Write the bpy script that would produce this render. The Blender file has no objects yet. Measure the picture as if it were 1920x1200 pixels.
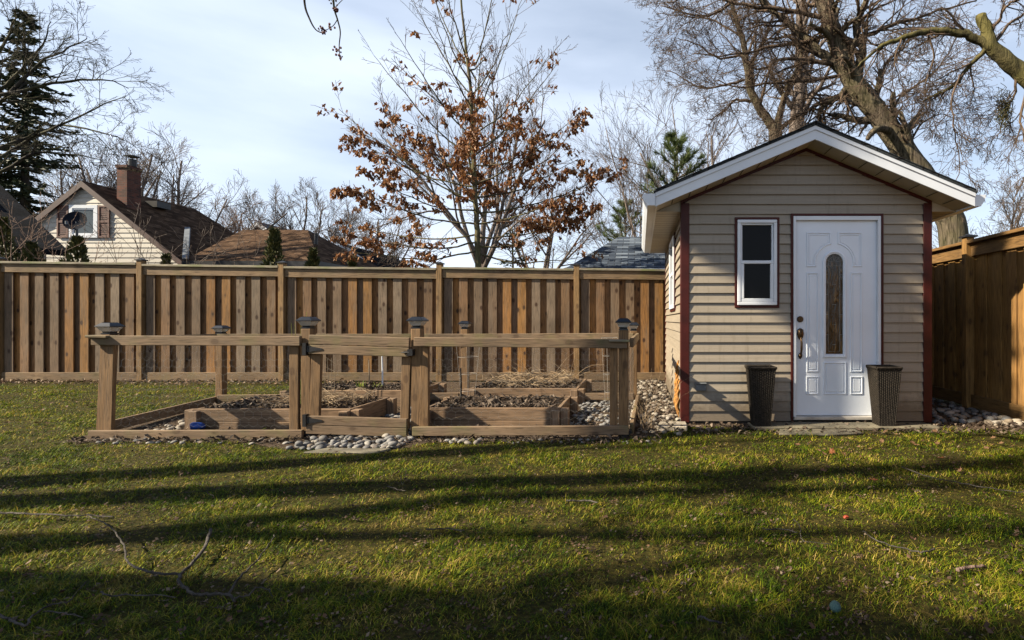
import bpy, math, random
import numpy as np
from mathutils import Vector, Matrix
R = math.radians
SC = bpy.context.scene
COL = SC.collection

# ------------------------------------------------------------------ camera, sky, sun
EYE = 1.08
FPX = 1000.0                        # focal length in pixels of the 1920 px wide photograph
cam_d = bpy.data.cameras.new('camera'); cam = bpy.data.objects.new('camera', cam_d); COL.objects.link(cam)
cam.location = (0, 0, EYE); cam.rotation_euler = (R(90), 0, 0)
cam_d.sensor_width = 36; cam_d.lens = 36*FPX/1920; cam_d.shift_x = -0.125
cam_d.clip_start = 0.05; cam_d.clip_end = 2000
SC.camera = cam
LDIR = Vector((3.0, 1.0, -2.15)).normalized()          # the way the sunlight travels
SUN_EL = math.asin(-LDIR.z); SUN_AZ = math.atan2(-LDIR.x, -LDIR.y)
w = bpy.data.worlds.new('World'); SC.world = w; w.use_nodes = True
nt = w.node_tree; bg = nt.nodes['Background']
sky = nt.nodes.new('ShaderNodeTexSky'); sky.sky_type = 'NISHITA'; sky.sun_disc = False
sky.sun_elevation = SUN_EL; sky.sun_rotation = SUN_AZ % (2*math.pi)
sky.air_density = 1.0; sky.dust_density = 0.6; sky.ozone_density = 1.5
tc = nt.nodes.new('ShaderNodeTexCoord'); mp = nt.nodes.new('ShaderNodeMapping'); mp.inputs['Scale'].default_value = (1.2, 1.2, 4.5)
mp.inputs['Rotation'].default_value = (0, R(12), 0)
nz = nt.nodes.new('ShaderNodeTexNoise'); nz.inputs['Scale'].default_value = 1.6; nz.inputs['Detail'].default_value = 7; nz.inputs['Roughness'].default_value = 0.5
rp = nt.nodes.new('ShaderNodeValToRGB'); rp.color_ramp.elements[0].position = 0.28; rp.color_ramp.elements[1].position = 0.72
rp.color_ramp.elements[0].color = (.38, .38, .38, 1); rp.color_ramp.elements[1].color = (.92, .92, .92, 1)
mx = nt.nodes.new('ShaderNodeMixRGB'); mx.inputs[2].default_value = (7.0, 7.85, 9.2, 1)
nt.links.new(tc.outputs['Generated'], mp.inputs[0]); nt.links.new(mp.outputs[0], nz.inputs['Vector'])
nt.links.new(nz.outputs[0], rp.inputs[0])
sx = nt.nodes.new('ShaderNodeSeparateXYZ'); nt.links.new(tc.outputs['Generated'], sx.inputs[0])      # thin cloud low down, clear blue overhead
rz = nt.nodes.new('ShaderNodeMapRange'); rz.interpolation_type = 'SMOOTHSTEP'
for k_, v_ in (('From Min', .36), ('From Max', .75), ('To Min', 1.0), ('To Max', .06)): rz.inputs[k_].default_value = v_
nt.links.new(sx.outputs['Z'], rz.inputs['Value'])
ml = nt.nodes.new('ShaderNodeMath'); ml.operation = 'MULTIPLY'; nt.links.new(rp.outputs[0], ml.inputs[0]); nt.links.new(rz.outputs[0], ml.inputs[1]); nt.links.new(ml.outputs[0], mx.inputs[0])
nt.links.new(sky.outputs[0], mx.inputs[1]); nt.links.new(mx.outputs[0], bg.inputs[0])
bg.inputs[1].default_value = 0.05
sd = bpy.data.lights.new('sun', 'SUN'); sd.energy = 5.0; sd.angle = R(0.55); sd.color = (1.0, .87, .66)
so = bpy.data.objects.new('sun', sd); COL.objects.link(so); so.location = (-20, -8, 20)
so.rotation_euler = LDIR.to_track_quat('-Z', 'Y').to_euler()
SC.view_settings.view_transform = 'Standard'; SC.view_settings.look = 'None'
SC.view_settings.exposure = 1.55; SC.view_settings.gamma = 1.0

def P(px, py, Y):                   # a point of the place at depth Y seen at a pixel of the photograph
    return Vector(((px-1200)/FPX*Y, Y, EYE+(600-py)/FPX*Y))
def G(px, py):                      # the same on level ground
    Y = EYE*FPX/(py-600); return Vector(((px-1200)/FPX*Y, Y, 0))

# ------------------------------------------------------------------ materials
def mat(name):
    m = bpy.data.materials.new(name); m.use_nodes = True
    t = m.node_tree; b = t.nodes['Principled BSDF']
    return m, t, b
def N(t, typ, **kw):
    n = t.nodes.new(typ)
    for k, v in kw.items():
        if k in n.inputs: n.inputs[k].default_value = v
        else: setattr(n, k, v)
    return n
def ramp(t, stops, src=None, interp='LINEAR'):
    r = t.nodes.new('ShaderNodeValToRGB'); cr = r.color_ramp; cr.interpolation = interp
    while len(cr.elements) < len(stops): cr.elements.new(0.5)
    for e, (p, c) in zip(cr.elements, stops):
        e.position = p; e.color = (c[0], c[1], c[2], 1) if hasattr(c, '__len__') else (c, c, c, 1)
    if src is not None: t.links.new(src, r.inputs[0])
    return r.outputs[0]
def mixc(t, a, b, fac, mode='MIX'):
    m = t.nodes.new('ShaderNodeMixRGB'); m.blend_type = mode
    for i, v in ((0, fac), (1, a), (2, b)):
        if isinstance(v, (int, float)): m.inputs[i].default_value = v if i == 0 else (v, v, v, 1)
        elif isinstance(v, tuple): m.inputs[i].default_value = (*v[:3], 1)
        else: t.links.new(v, m.inputs[i])
    return m.outputs[0]
def math_(t, op, a, b=0.0):
    m = t.nodes.new('ShaderNodeMath'); m.operation = op
    for i, v in ((0, a), (1, b)):
        if isinstance(v, (int, float)): m.inputs[i].default_value = v
        else: t.links.new(v, m.inputs[i])
    return m.outputs[0]
def coords(t, scale=(1, 1, 1), kind='Object', island=False):
    tc = t.nodes.new('ShaderNodeTexCoord'); mp = t.nodes.new('ShaderNodeMapping'); mp.inputs['Scale'].default_value = scale
    src = tc.outputs[kind]
    if island:
        g = t.nodes.new('ShaderNodeNewGeometry'); v = t.nodes.new('ShaderNodeVectorMath'); v.operation = 'ADD'
        s = math_(t, 'MULTIPLY', g.outputs['Random Per Island'], 57.0)
        t.links.new(src, v.inputs[0]); t.links.new(s, v.inputs[1]); src = v.outputs[0]
    t.links.new(src, mp.inputs[0]); return mp.outputs[0]
def noise(t, vec, scale, detail=4, rough=.55, dist=0):
    n = N(t, 'ShaderNodeTexNoise', Scale=scale, Detail=detail, Roughness=rough, Distortion=dist)
    t.links.new(vec, n.inputs['Vector']); return n.outputs[0]
def bump(t, b, h, strength=.4, dist=.01):
    bm = t.nodes.new('ShaderNodeBump'); bm.inputs['Strength'].default_value = strength; bm.inputs['Distance'].default_value = dist
    t.links.new(h, bm.inputs['Height']); t.links.new(bm.outputs[0], b.inputs['Normal'])

def plain(name, c, rough=.6, metal=0, var=.12, nscale=6, bmp=.1, spec=.5):
    m, t, b = mat(name)
    v = coords(t); n = noise(t, v, nscale, 5)
    k = ramp(t, [(.3, 1-var*1.6), (.7, 1+var*.6)], n)
    t.links.new(mixc(t, c, k, 1.0, 'MULTIPLY'), b.inputs['Base Color'])
    b.inputs['Roughness'].default_value = rough; b.inputs['Metallic'].default_value = metal
    b.inputs['Specular IOR Level'].default_value = spec
    if bmp: bump(t, b, noise(t, v, nscale*12, 3), bmp, .004)
    return m

def wood(name, axis, pal, knots=.8, grey=.5, moss=0):
    """weathered boards: a tone per board, long grain, dark knots"""
    m, t, b = mat(name)
    s = [1, 1, 1]; s['xyz'.index(axis)] = .06
    v = coords(t, tuple(s), island=True)
    g = t.nodes.new('ShaderNodeNewGeometry')
    tone = ramp(t, [(i/(len(pal)-1), c) for i, c in enumerate(pal)], g.outputs['Random Per Island'])
    grain = noise(t, v, 90, 4, .6, .4)
    col = mixc(t, tone, ramp(t, [(.32, .42), (.48, .92), (.68, 1.25)], grain), 1, 'MULTIPLY')
    s2 = [1, 1, 1]; s2['xyz'.index(axis)] = .12
    v2 = coords(t, tuple(s2), island=True)
    band = noise(t, v2, 14, 3, .5, .8)
    col = mixc(t, col, (.16, .125, .092), ramp(t, [(.46, 0.0), (.72, grey)], band))
    s3 = [1, 1, 1]; s3['xyz'.index(axis)] = .62
    v3 = coords(t, tuple(s3), island=True)
    vo = N(t, 'ShaderNodeTexVoronoi', Scale=6.5); t.links.new(v3, vo.inputs['Vector'])
    kn = ramp(t, [(.0, 1.0), (.13, 1.0), (.17, .35), (.27, 0.0)], vo.outputs['Distance'])
    kn = math_(t, 'MULTIPLY', kn, min(1, knots*1.15))
    col = mixc(t, col, (.045, .022, .012), kn)
    v4 = coords(t); big = noise(t, v4, 1.3, 3)
    col = mixc(t, col, ramp(t, [(.3, .56), (.7, 1.02)], big), 1, 'MULTIPLY')
    col = mixc(t, col, (.05, .028, .012), ramp(t, [(.60, 0.0), (.70, .55)], noise(t, v2, 30, 4, .6, .5)))
    if moss:
        col = mixc(t, col, (.10, .13, .03), math_(t, 'MULTIPLY', ramp(t, [(.5, 0.0), (.66, 1.0)], noise(t, v4, 3.5, 5)), moss))
    t.links.new(col, b.inputs['Base Color']); b.inputs['Roughness'].default_value = .78
    b.inputs['Specular IOR Level'].default_value = .25
    bump(t, b, grain, .5, .004)
    return m

M = {}
PICK = [(.21,.098,.026), (.12,.085,.057), (.26,.12,.030), (.17,.135,.10), (.18,.084,.026), (.14,.115,.09), (.26,.13,.038), (.12,.068,.034), (.20,.152,.108)]
M['picket'] = wood('weathered_pickets', 'z', PICK, .85, .45)
M['picket_back'] = wood('inner_pickets', 'z', [(.30,.135,.038), (.18,.10,.05), (.34,.16,.045), (.16,.10,.06), (.25,.12,.042)], .85, .2)
M['rail'] = wood('fence_rail_wood', 'x', [(.18,.12,.068), (.15,.112,.08), (.20,.128,.066)], .35, .5, .12)
M['cap'] = wood('fence_cap_wood', 'x', [(.30,.26,.19), (.26,.23,.17)], .2, .6, .55)
M['fpost'] = wood('fence_post_wood', 'z', [(.25,.145,.058), (.22,.135,.06)], .5, .4)
CED = [(.29,.155,.043), (.25,.135,.04), (.33,.185,.055), (.21,.11,.034)]
M['cedar'] = wood('side_fence_boards', 'z', CED, .5, .08)
M['cedar_y'] = wood('side_fence_rails', 'y', [(.21,.115,.038), (.18,.10,.034)], .3, .12)
M['gpost'] = wood('garden_post_wood', 'z', [(.22,.118,.040), (.15,.095,.048), (.25,.135,.042), (.19,.13,.078), (.20,.10,.032)], .45, .3)
M['grail'] = wood('garden_rail_wood', 'x', [(.20,.142,.095), (.15,.108,.075), (.23,.165,.112), (.17,.11,.062)], .45, .5, .25)
M['grail_y'] = wood('garden_side_rail_wood', 'y', [(.22,.15,.09), (.20,.135,.08)], .45, .45, .2)
M['bed_x'] = wood('bed_board_wood', 'x', [(.20,.138,.09), (.15,.10,.062), (.24,.165,.108), (.18,.11,.06)], .4, .45)
M['bed_y'] = wood('bed_side_wood', 'y', [(.25,.165,.10), (.21,.14,.085)], .4, .45)
M['bed_z'] = wood('bed_block_wood', 'z', [(.27,.18,.11), (.22,.145,.09)], .3, .4)

def siding(name, c, dirt=.3):
    m, t, b = mat(name)
    v = coords(t, (.5, .5, 22)); n = noise(t, v, 2.5, 4)
    g = t.nodes.new('ShaderNodeNewGeometry')
    k = ramp(t, [(0, .93), (1, 1.05)], g.outputs['Random Per Island'])
    col = mixc(t, c, k, 1, 'MULTIPLY')
    col = mixc(t, col, ramp(t, [(.35, .88), (.65, 1.04)], n), 1, 'MULTIPLY')
    v2 = coords(t); col = mixc(t, col, (c[0]*.55, c[1]*.5, c[2]*.42), math_(t, 'MULTIPLY', ramp(t, [(.5, 0.0), (.75, 1.0)], noise(t, v2, 2.2, 6, .65)), dirt))
    sz = t.nodes.new('ShaderNodeSeparateXYZ'); t.links.new(v2, sz.inputs[0]); hh = math_(t, 'ADD', sz.outputs['Z'], math_(t, 'MULTIPLY', noise(t, v2, 9, 5, .7), -.35))
    col = mixc(t, col, (.07, .05, .03), ramp(t, [(0.0, .75), (.16, 0.0)], hh))
    st = noise(t, coords(t, (9, 9, .5)), 3, 4); col = mixc(t, col, (c[0]*.6, c[1]*.57, c[2]*.5), ramp(t, [(.56, 0.0), (.74, .5)], st))
    t.links.new(col, b.inputs['Base Color']); b.inputs['Roughness'].default_value = .5
    v3 = coords(t, (1, 1, 9)); bump(t, b, noise(t, v3, 30, 3), .18, .004)
    return m
M['siding'] = siding('beige_vinyl_siding', (.235, .20, .155))
M['siding_white'] = siding('cream_aluminium_siding', (.38, .355, .31), .25)
M['red'] = plain('dark_red_trim', (.048, .0065, .0045), .5, 0, .3, 5, .1, .25)
M['white'] = plain('white_painted_metal', (.56, .59, .64), .35, 0, .06, 3, .03)
M['soffit'] = plain('cream_soffit', (.32, .285, .225), .5, 0, .12, 3, .05)
M['door'] = plain('white_door_paint', (.60, .645, .72), .33, 0, .05, 2.5, .03)
M['sill'] = plain('sill_metal', (.45, .42, .38), .45, .3, .2, 8)
M['bronze'] = plain('aged_bronze', (.10, .06, .03), .32, .8, .4, 14)
M['blackmetal'] = plain('black_metal', (.018, .018, .02), .42, .3, .3, 10)
M['wire'] = plain('galvanised_wire', (.32, .31, .29), .5, .6, .2, 10, 0)
M['graybox'] = plain('grey_plastic', (.10, .11, .12), .5, 0, .2, 8)
M['lampcap'] = plain('solar_cap_plastic', (.009, .011, .016), .3, 0, .3, 9, .03)
M['brown_fascia'] = plain('brown_fascia_paint', (.045, .016, .011), .5, 0, .3, 6)
M['shutter'] = plain('brown_shutter_paint', (.08, .026, .017), .55, 0, .25, 6)
M['flashing'] = plain('grey_flashing', (.10, .115, .135), .6, .2, .25, 5)
M['blue'] = plain('blue_rubber', (.005, .045, .25), .5, 0, .35, 9, .4)
M['teal'] = plain('teal_rubber', (.035, .085, .085), .85, 0, .35, 12, .5)
M['orange'] = plain('orange_shell', (.24, .035, .010), .6, 0, .3, 12, .3)
M['canebamboo'] = plain('pale_cane', (.20, .155, .10), .7, 0, .25, 12)
M['budred'] = plain('red_buds', (.10, .018, .02), .7, 0, .4, 20, .3)
M['dark'] = plain('dark_underside', (.02, .018, .015), .9)
M['white_house'] = plain('white_stucco', (.55, .57, .62), .8, 0, .12, 2)
M['yellow_house'] = siding('pale_yellow_siding', (.55, .52, .36), .1)
M['dish'] = plain('dish_paint', (.012, .014, .020), .95, 0, .2, 5, 0, .05)

def glass(name, c, rough=.04, spec=.6):
    m, t, b = mat(name)
    b.inputs['Base Color'].default_value = (*c, 1); b.inputs['Roughness'].default_value = rough
    b.inputs['Specular IOR Level'].default_value = spec
    v = coords(t); bump(t, b, noise(t, v, 2.2, 2), .02, .02)
    return m
M['glass'] = glass('dark_window_glass', (.003, .003, .004), .05, .1)
M['glass_house'] = glass('house_window_glass', (.05, .06, .065), .1)
# door glass: rippled pane with wavy brown reflections painted into its colour
m, t, b = mat('rippled_door_glass'); v = coords(t, (1, 1, .22)); n1 = noise(t, v, 26, 4, .6, 1.3)
col = ramp(t, [(.34, (.004,.004,.004)), (.50, (.018,.011,.006)), (.60, (.085,.045,.014)), (.68, (.17,.11,.045)), (.76, (.02,.02,.02))], n1)
t.links.new(col, b.inputs['Base Color']); b.inputs['Roughness'].default_value = .12
bump(t, b, n1, .5, .01); M['glass_door'] = m
# clear ribbed lamp lens
m, t, b = mat('ribbed_lamp_lens'); b.inputs['Base Color'].default_value = (.62, .60, .57, 1); b.inputs['Roughness'].default_value = .18
b.inputs['Transmission Weight'].default_value = .55
v = coords(t); n1 = N(t, 'ShaderNodeTexVoronoi', Scale=110.0); t.links.new(v, n1.inputs['Vector']); bump(t, b, n1.outputs['Distance'], .5, .004); M['lens'] = m

def shingles(name, cols, w=.3, h=.14, lichen=0):
    m, t, b = mat(name)
    v = coords(t, (1, 1, 1), 'UV')
    br = N(t, 'ShaderNodeTexBrick', Scale=1.0); t.links.new(v, br.inputs['Vector'])
    br.inputs['Brick Width'].default_value = w; br.inputs['Row Height'].default_value = h
    br.inputs['Mortar Size'].default_value = .007; br.inputs['Mortar Smooth'].default_value = .3; br.inputs['Bias'].default_value = 0
    br.inputs['Color1'].default_value = (0, 0, 0, 1); br.inputs['Color2'].default_value = (1, 1, 1, 1); br.inputs['Mortar'].default_value = (.5, .5, .5, 1)
    c = ramp(t, [(i/(len(cols)-1), x) for i, x in enumerate(cols)], br.outputs['Color'])
    v2 = coords(t, (1, 1, 1), 'UV'); n = noise(t, v2, 1.4, 6, .65)
    c = mixc(t, c, ramp(t, [(.3, .7), (.7, 1.25)], n), 1, 'MULTIPLY')
    fine = noise(t, v2, 60, 2); c = mixc(t, c, ramp(t, [(.3, .7), (.7, 1.25)], fine), 1, 'MULTIPLY')
    c = mixc(t, c, (.012, .01, .01), br.outputs['Fac'])
    t.links.new(c, b.inputs['Base Color']); b.inputs['Roughness'].default_value = .95; b.inputs['Specular IOR Level'].default_value = .04
    bump(t, b, math_(t, 'SUBTRACT', fine, br.outputs['Fac']), .6, .012)
    return m
M['sh_brown'] = shingles('brown_shingles', [(.035,.021,.013), (.07,.042,.026), (.11,.07,.045)])
M['sh_grey'] = shingles('blue_grey_shingles', [(.022,.03,.045), (.055,.07,.095), (.12,.145,.18)], .32, .15)
M['sh_dark'] = shingles('charcoal_shingles', [(.005,.006,.008), (.012,.014,.018)], .3, .14)
M['sh_shed'] = shingles('dark_green_grey_shingles', [(.018,.022,.024), (.045,.05,.052)], .3, .14)
m, t, b = mat('red_brick'); v = coords(t, (1, 1, 1), 'UV')
br = N(t, 'ShaderNodeTexBrick', Scale=1.0); t.links.new(v, br.inputs['Vector'])
br.inputs['Brick Width'].default_value = .22; br.inputs['Row Height'].default_value = .078; br.inputs['Mortar Size'].default_value = .009
br.inputs['Color1'].default_value = (.11, .030, .016, 1); br.inputs['Color2'].default_value = (.04, .014, .009, 1); br.inputs['Mortar'].default_value = (.06, .042, .034, 1)
c = mixc(t, br.outputs['Color'], ramp(t, [(.3, .6), (.7, 1.3)], noise(t, coords(t), 3, 5)), 1, 'MULTIPLY')
t.links.new(c, b.inputs['Base Color']); b.inputs['Roughness'].default_value = .9; bump(t, b, br.outputs['Fac'], -.6, .01); M['brick'] = m

def bark(name, c1, c2, moss=0, mc=(.14, .15, .03), zs=.18, sc=9):
    m, t, b = mat(name)
    v = coords(t, (1, 1, zs)); n = noise(t, v, sc, 6, .65, .6)
    col = ramp(t, [(.36, c1), (.54, c2), (.68, tuple(min(1, x*1.35) for x in c2))], n)
    if moss:
        v2 = coords(t); mm = noise(t, v2, 1.6, 6, .6)
        col = mixc(t, col, mc, math_(t, 'MULTIPLY', ramp(t, [(.42, 0.0), (.6, 1.0)], mm), moss))
    t.links.new(col, b.inputs['Base Color']); b.inputs['Roughness'].default_value = .9; b.inputs['Specular IOR Level'].default_value = .2
    bump(t, b, n, 1.0, .06)
    return m
M['bark_grey'] = bark('grey_brown_bark', (.012,.009,.007), (.10,.080,.058), .12, zs=.10, sc=15)
M['bark_twig'] = bark('brown_twig_bark', (.04,.028,.02), (.095,.066,.046))
M['bark_moss'] = bark('mossy_bark', (.02,.017,.008), (.08,.068,.03), .55, (.095,.085,.022))
M['bark_far'] = bark('pale_far_bark', (.07,.055,.048), (.13,.105,.09))
M['bark_pink'] = bark('reddish_twig_bark', (.10,.065,.052), (.18,.125,.10))
M['bark_oak'] = bark('oak_bark', (.035,.027,.018), (.095,.08,.052), .3)
M['bark_dark'] = bark('dark_bark', (.010,.009,.008), (.03,.025,.02), .2)
M['deadwood'] = bark('grey_deadwood', (.016,.014,.012), (.065,.057,.05), 0, zs=1)

def foliage(name, cols, rough=.6, trans=.0):
    m, t, b = mat(name)
    g = t.nodes.new('ShaderNodeNewGeometry')
    col = ramp(t, [(i/(len(cols)-1), x) for i, x in enumerate(cols)], g.outputs['Random Per Island'])
    n = noise(t, coords(t), 1.5, 3); col = mixc(t, col, ramp(t, [(.3, .65), (.7, 1.2)], n), 1, 'MULTIPLY')
    t.links.new(col, b.inputs['Base Color']); b.inputs['Roughness'].default_value = rough; b.inputs['Specular IOR Level'].default_value = .3
    if trans:
        tr = t.nodes.new('ShaderNodeBsdfTranslucent'); t.links.new(col, tr.inputs[0]); ms = t.nodes.new('ShaderNodeMixShader'); ms.inputs[0].default_value = trans
        out = t.nodes['Material Output']; t.links.new(b.outputs[0], ms.inputs[1]); t.links.new(tr.outputs[0], ms.inputs[2]); t.links.new(ms.outputs[0], out.inputs[0])
    return m
M['oakleaf'] = foliage('rust_brown_leaves', [(.09,.032,.013), (.19,.080,.028), (.28,.13,.050), (.14,.052,.020), (.36,.19,.085), (.11,.040,.015)], .5, .3)
M['needle'] = foliage('spruce_needles', [(.012,.022,.010), (.03,.045,.016), (.02,.032,.016)])
M['pine'] = foliage('pine_needles', [(.04,.065,.014), (.085,.11,.028), (.06,.09,.022), (.025,.04,.012)])
M['cedarleaf'] = foliage('cedar_foliage', [(.02,.028,.010), (.05,.055,.014), (.09,.08,.02), (.03,.04,.012)])
M['deadleaf'] = foliage('dead_leaves', [(.13,.078,.042), (.20,.135,.08), (.10,.052,.026), (.15,.082,.038), (.28,.22,.155)], .7)
M['rustleaf'] = foliage('rust_dead_leaves', [(.15,.05,.014), (.11,.035,.012)], .7)
M['rust_foam'] = plain('rusty_insulation', (.33, .15, .03), .9, 0, .4, 20, .4)
M['debris'] = foliage('mulch_bits', [(.035,.023,.015), (.075,.052,.036), (.02,.013,.009), (.15,.115,.085), (.05,.033,.022)], .85)
M['litterbits'] = foliage('dark_leaf_bits', [(.03,.016,.01), (.06,.03,.016), (.02,.013,.009), (.16,.12,.08), (.045,.02,.012), (.09,.05,.028)], .85)
M['straw'] = foliage('dry_stems', [(.30,.22,.135), (.20,.135,.075), (.42,.34,.24)], .8)
M['greenshoot'] = foliage('green_shoots', [(.16,.22,.03), (.30,.30,.04), (.10,.17,.03)], .5)
def stone(name, cols):
    m, t, b = mat(name); g = t.nodes.new('ShaderNodeNewGeometry'); oi = t.nodes.new('ShaderNodeObjectInfo')
    r = math_(t, 'FRACT', math_(t, 'ADD', g.outputs['Random Per Island'], oi.outputs['Random']))
    col = ramp(t, [(i/(len(cols)-1), x) for i, x in enumerate(cols)], r)
    v = coords(t); n = noise(t, v, 22, 6, .7); col = mixc(t, col, ramp(t, [(.3, .7), (.7, 1.2)], n), 1, 'MULTIPLY')
    t.links.new(col, b.inputs['Base Color']); b.inputs['Roughness'].default_value = .75; bump(t, b, n, .3, .006)
    return m
M['stone'] = stone('river_stone', [(.085,.08,.078), (.17,.165,.16), (.045,.048,.052), (.24,.225,.20), (.11,.085,.06), (.18,.178,.178), (.03,.029,.028)])
M['stone_pale'] = stone('pale_stone', [(.20,.17,.125), (.30,.27,.22), (.14,.105,.07), (.24,.22,.19), (.085,.062,.045)])
M['slab'] = plain('mossy_flagstone', (.13, .115, .08), .85, 0, .45, 5, .5)
M['paver'] = plain('pale_concrete_paver', (.30, .26, .20), .85, 0, .25, 8, .4)

# lawn soil and grass
m, t, b = mat('lawn_soil'); v = coords(t)
n1 = noise(t, v, 1.4, 5, .6); n2 = noise(t, v, 26, 5, .7)
c = ramp(t, [(.30, (.008,.006,.003)), (.44, (.026,.024,.005)), (.58, (.055,.045,.010)), (.75, (.12,.08,.03))], n2)
c = mixc(t, c, ramp(t, [(.3, .7), (.7, 1.25)], n1), 1, 'MULTIPLY')
t.links.new(c, b.inputs['Base Color']); b.inputs['Roughness'].default_value = .95; b.inputs['Specular IOR Level'].default_value = .1
bump(t, b, n2, 1.0, .03); M['lawn'] = m
m, t, b = mat('garden_soil'); v = coords(t); n2 = noise(t, v, 34, 6, .75)
c = ramp(t, [(.3, (.025,.018,.012)), (.5, (.07,.05,.035)), (.7, (.16,.12,.085))], n2)
t.links.new(c, b.inputs['Base Color']); b.inputs['Roughness'].default_value = .95; b.inputs['Specular IOR Level'].default_value = .1
bump(t, b, n2, 1.0, .04); M['soil'] = m
m, t, b = mat('lawn_blades')
at = t.nodes.new('ShaderNodeAttribute'); at.attribute_name = 'rnd'
v = coords(t); n1 = ramp(t, [(.32, 0.0), (.68, 1.0)], noise(t, v, 1.3, 5, .62)); n3 = ramp(t, [(.3, 0.0), (.7, 1.0)], noise(t, v, 6.5, 4, .65))
f = math_(t, 'ADD', math_(t, 'MULTIPLY', at.outputs['Fac'], .42), math_(t, 'ADD', math_(t, 'MULTIPLY', n1, .26), math_(t, 'MULTIPLY', n3, .42)))
c = ramp(t, [(.32, (.013,.034,.002)), (.46, (.050,.092,.003)), (.59, (.135,.175,.006)), (.69, (.235,.22,.014)), (.79, (.31,.22,.045)), (.93, (.42,.30,.12))], f)
c = mixc(t, c, ramp(t, [(0, .55), (.5, .95), (1, 1.45)], math_(t, 'FRACT', math_(t, 'MULTIPLY', at.outputs['Fac'], 37.0))), 1, 'MULTIPLY')
dp = ramp(t, [(.56, 0.0), (.66, .85)], noise(t, v, 15, 4, .6)); c = mixc(t, c, (.035, .024, .008), dp)
dp2 = ramp(t, [(.60, 0.0), (.70, .7)], noise(t, v, 3.1, 4, .6)); c = mixc(t, c, (.20, .135, .045), dp2)
t.links.new(c, b.inputs['Base Color']); b.inputs['Roughness'].default_value = .6; b.inputs['Specular IOR Level'].default_value = .15
tr = t.nodes.new('ShaderNodeBsdfTranslucent'); t.links.new(c, tr.inputs[0]); ms = t.nodes.new('ShaderNodeMixShader'); ms.inputs[0].default_value = .3
t.links.new(b.outputs[0], ms.inputs[1]); t.links.new(tr.outputs[0], ms.inputs[2]); t.links.new(ms.outputs[0], t.nodes['Material Output'].inputs[0]); M['grass'] = m
# wicker
m, t, b = mat('dark_wicker'); n = noise(t, coords(t, (1, 1, 4)), 40, 4)
t.links.new(ramp(t, [(.3, (.007,.006,.005)), (.55, (.022,.018,.014)), (.75, (.05,.041,.033))], n), b.inputs['Base Color']); b.inputs['Roughness'].default_value = .75; b.inputs['Specular IOR Level'].default_value = .15
M['wicker'] = m

# ------------------------------------------------------------------ mesh helpers
ORG = {}
def tag(o, label=None, cat=None, group=None, kind=None):
    if label: o['label'] = label
    if cat: o['category'] = cat
    if group: o['group'] = group
    if kind: o['kind'] = kind
    return o
def thing(name, loc, label, cat, group=None):
    o = bpy.data.objects.new(name, None); COL.objects.link(o); o.location = loc; o.empty_display_size = .1
    ORG[o.name] = Vector(loc); return tag(o, label, cat, group)
def autouv(me):
    uv = me.uv_layers.new(name='UVMap')
    nv = len(me.vertices); co = np.empty(nv*3); me.vertices.foreach_get('co', co); co = co.reshape(-1, 3)
    nf = len(me.polygons); nn = np.empty(nf*3); me.polygons.foreach_get('normal', nn); nn = nn.reshape(-1, 3)
    lt = np.empty(nf, dtype=np.int32); me.polygons.foreach_get('loop_total', lt)
    li = np.empty(len(me.loops), dtype=np.int32); me.loops.foreach_get('vertex_index', li)
    fi = np.repeat(np.arange(nf), lt); n = nn[fi]
    tx = np.stack([-n[:, 1], n[:, 0], np.zeros(len(n))], 1); l = np.linalg.norm(tx, axis=1); bad = l < 1e-3
    tx[bad] = (1, 0, 0); l[bad] = 1; tx /= l[:, None]; bx = np.cross(n, tx)
    p = co[li]; u = np.stack([(p*tx).sum(1), (p*bx).sum(1)], 1)
    uv.data.foreach_set('uv', u.ravel())
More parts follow.
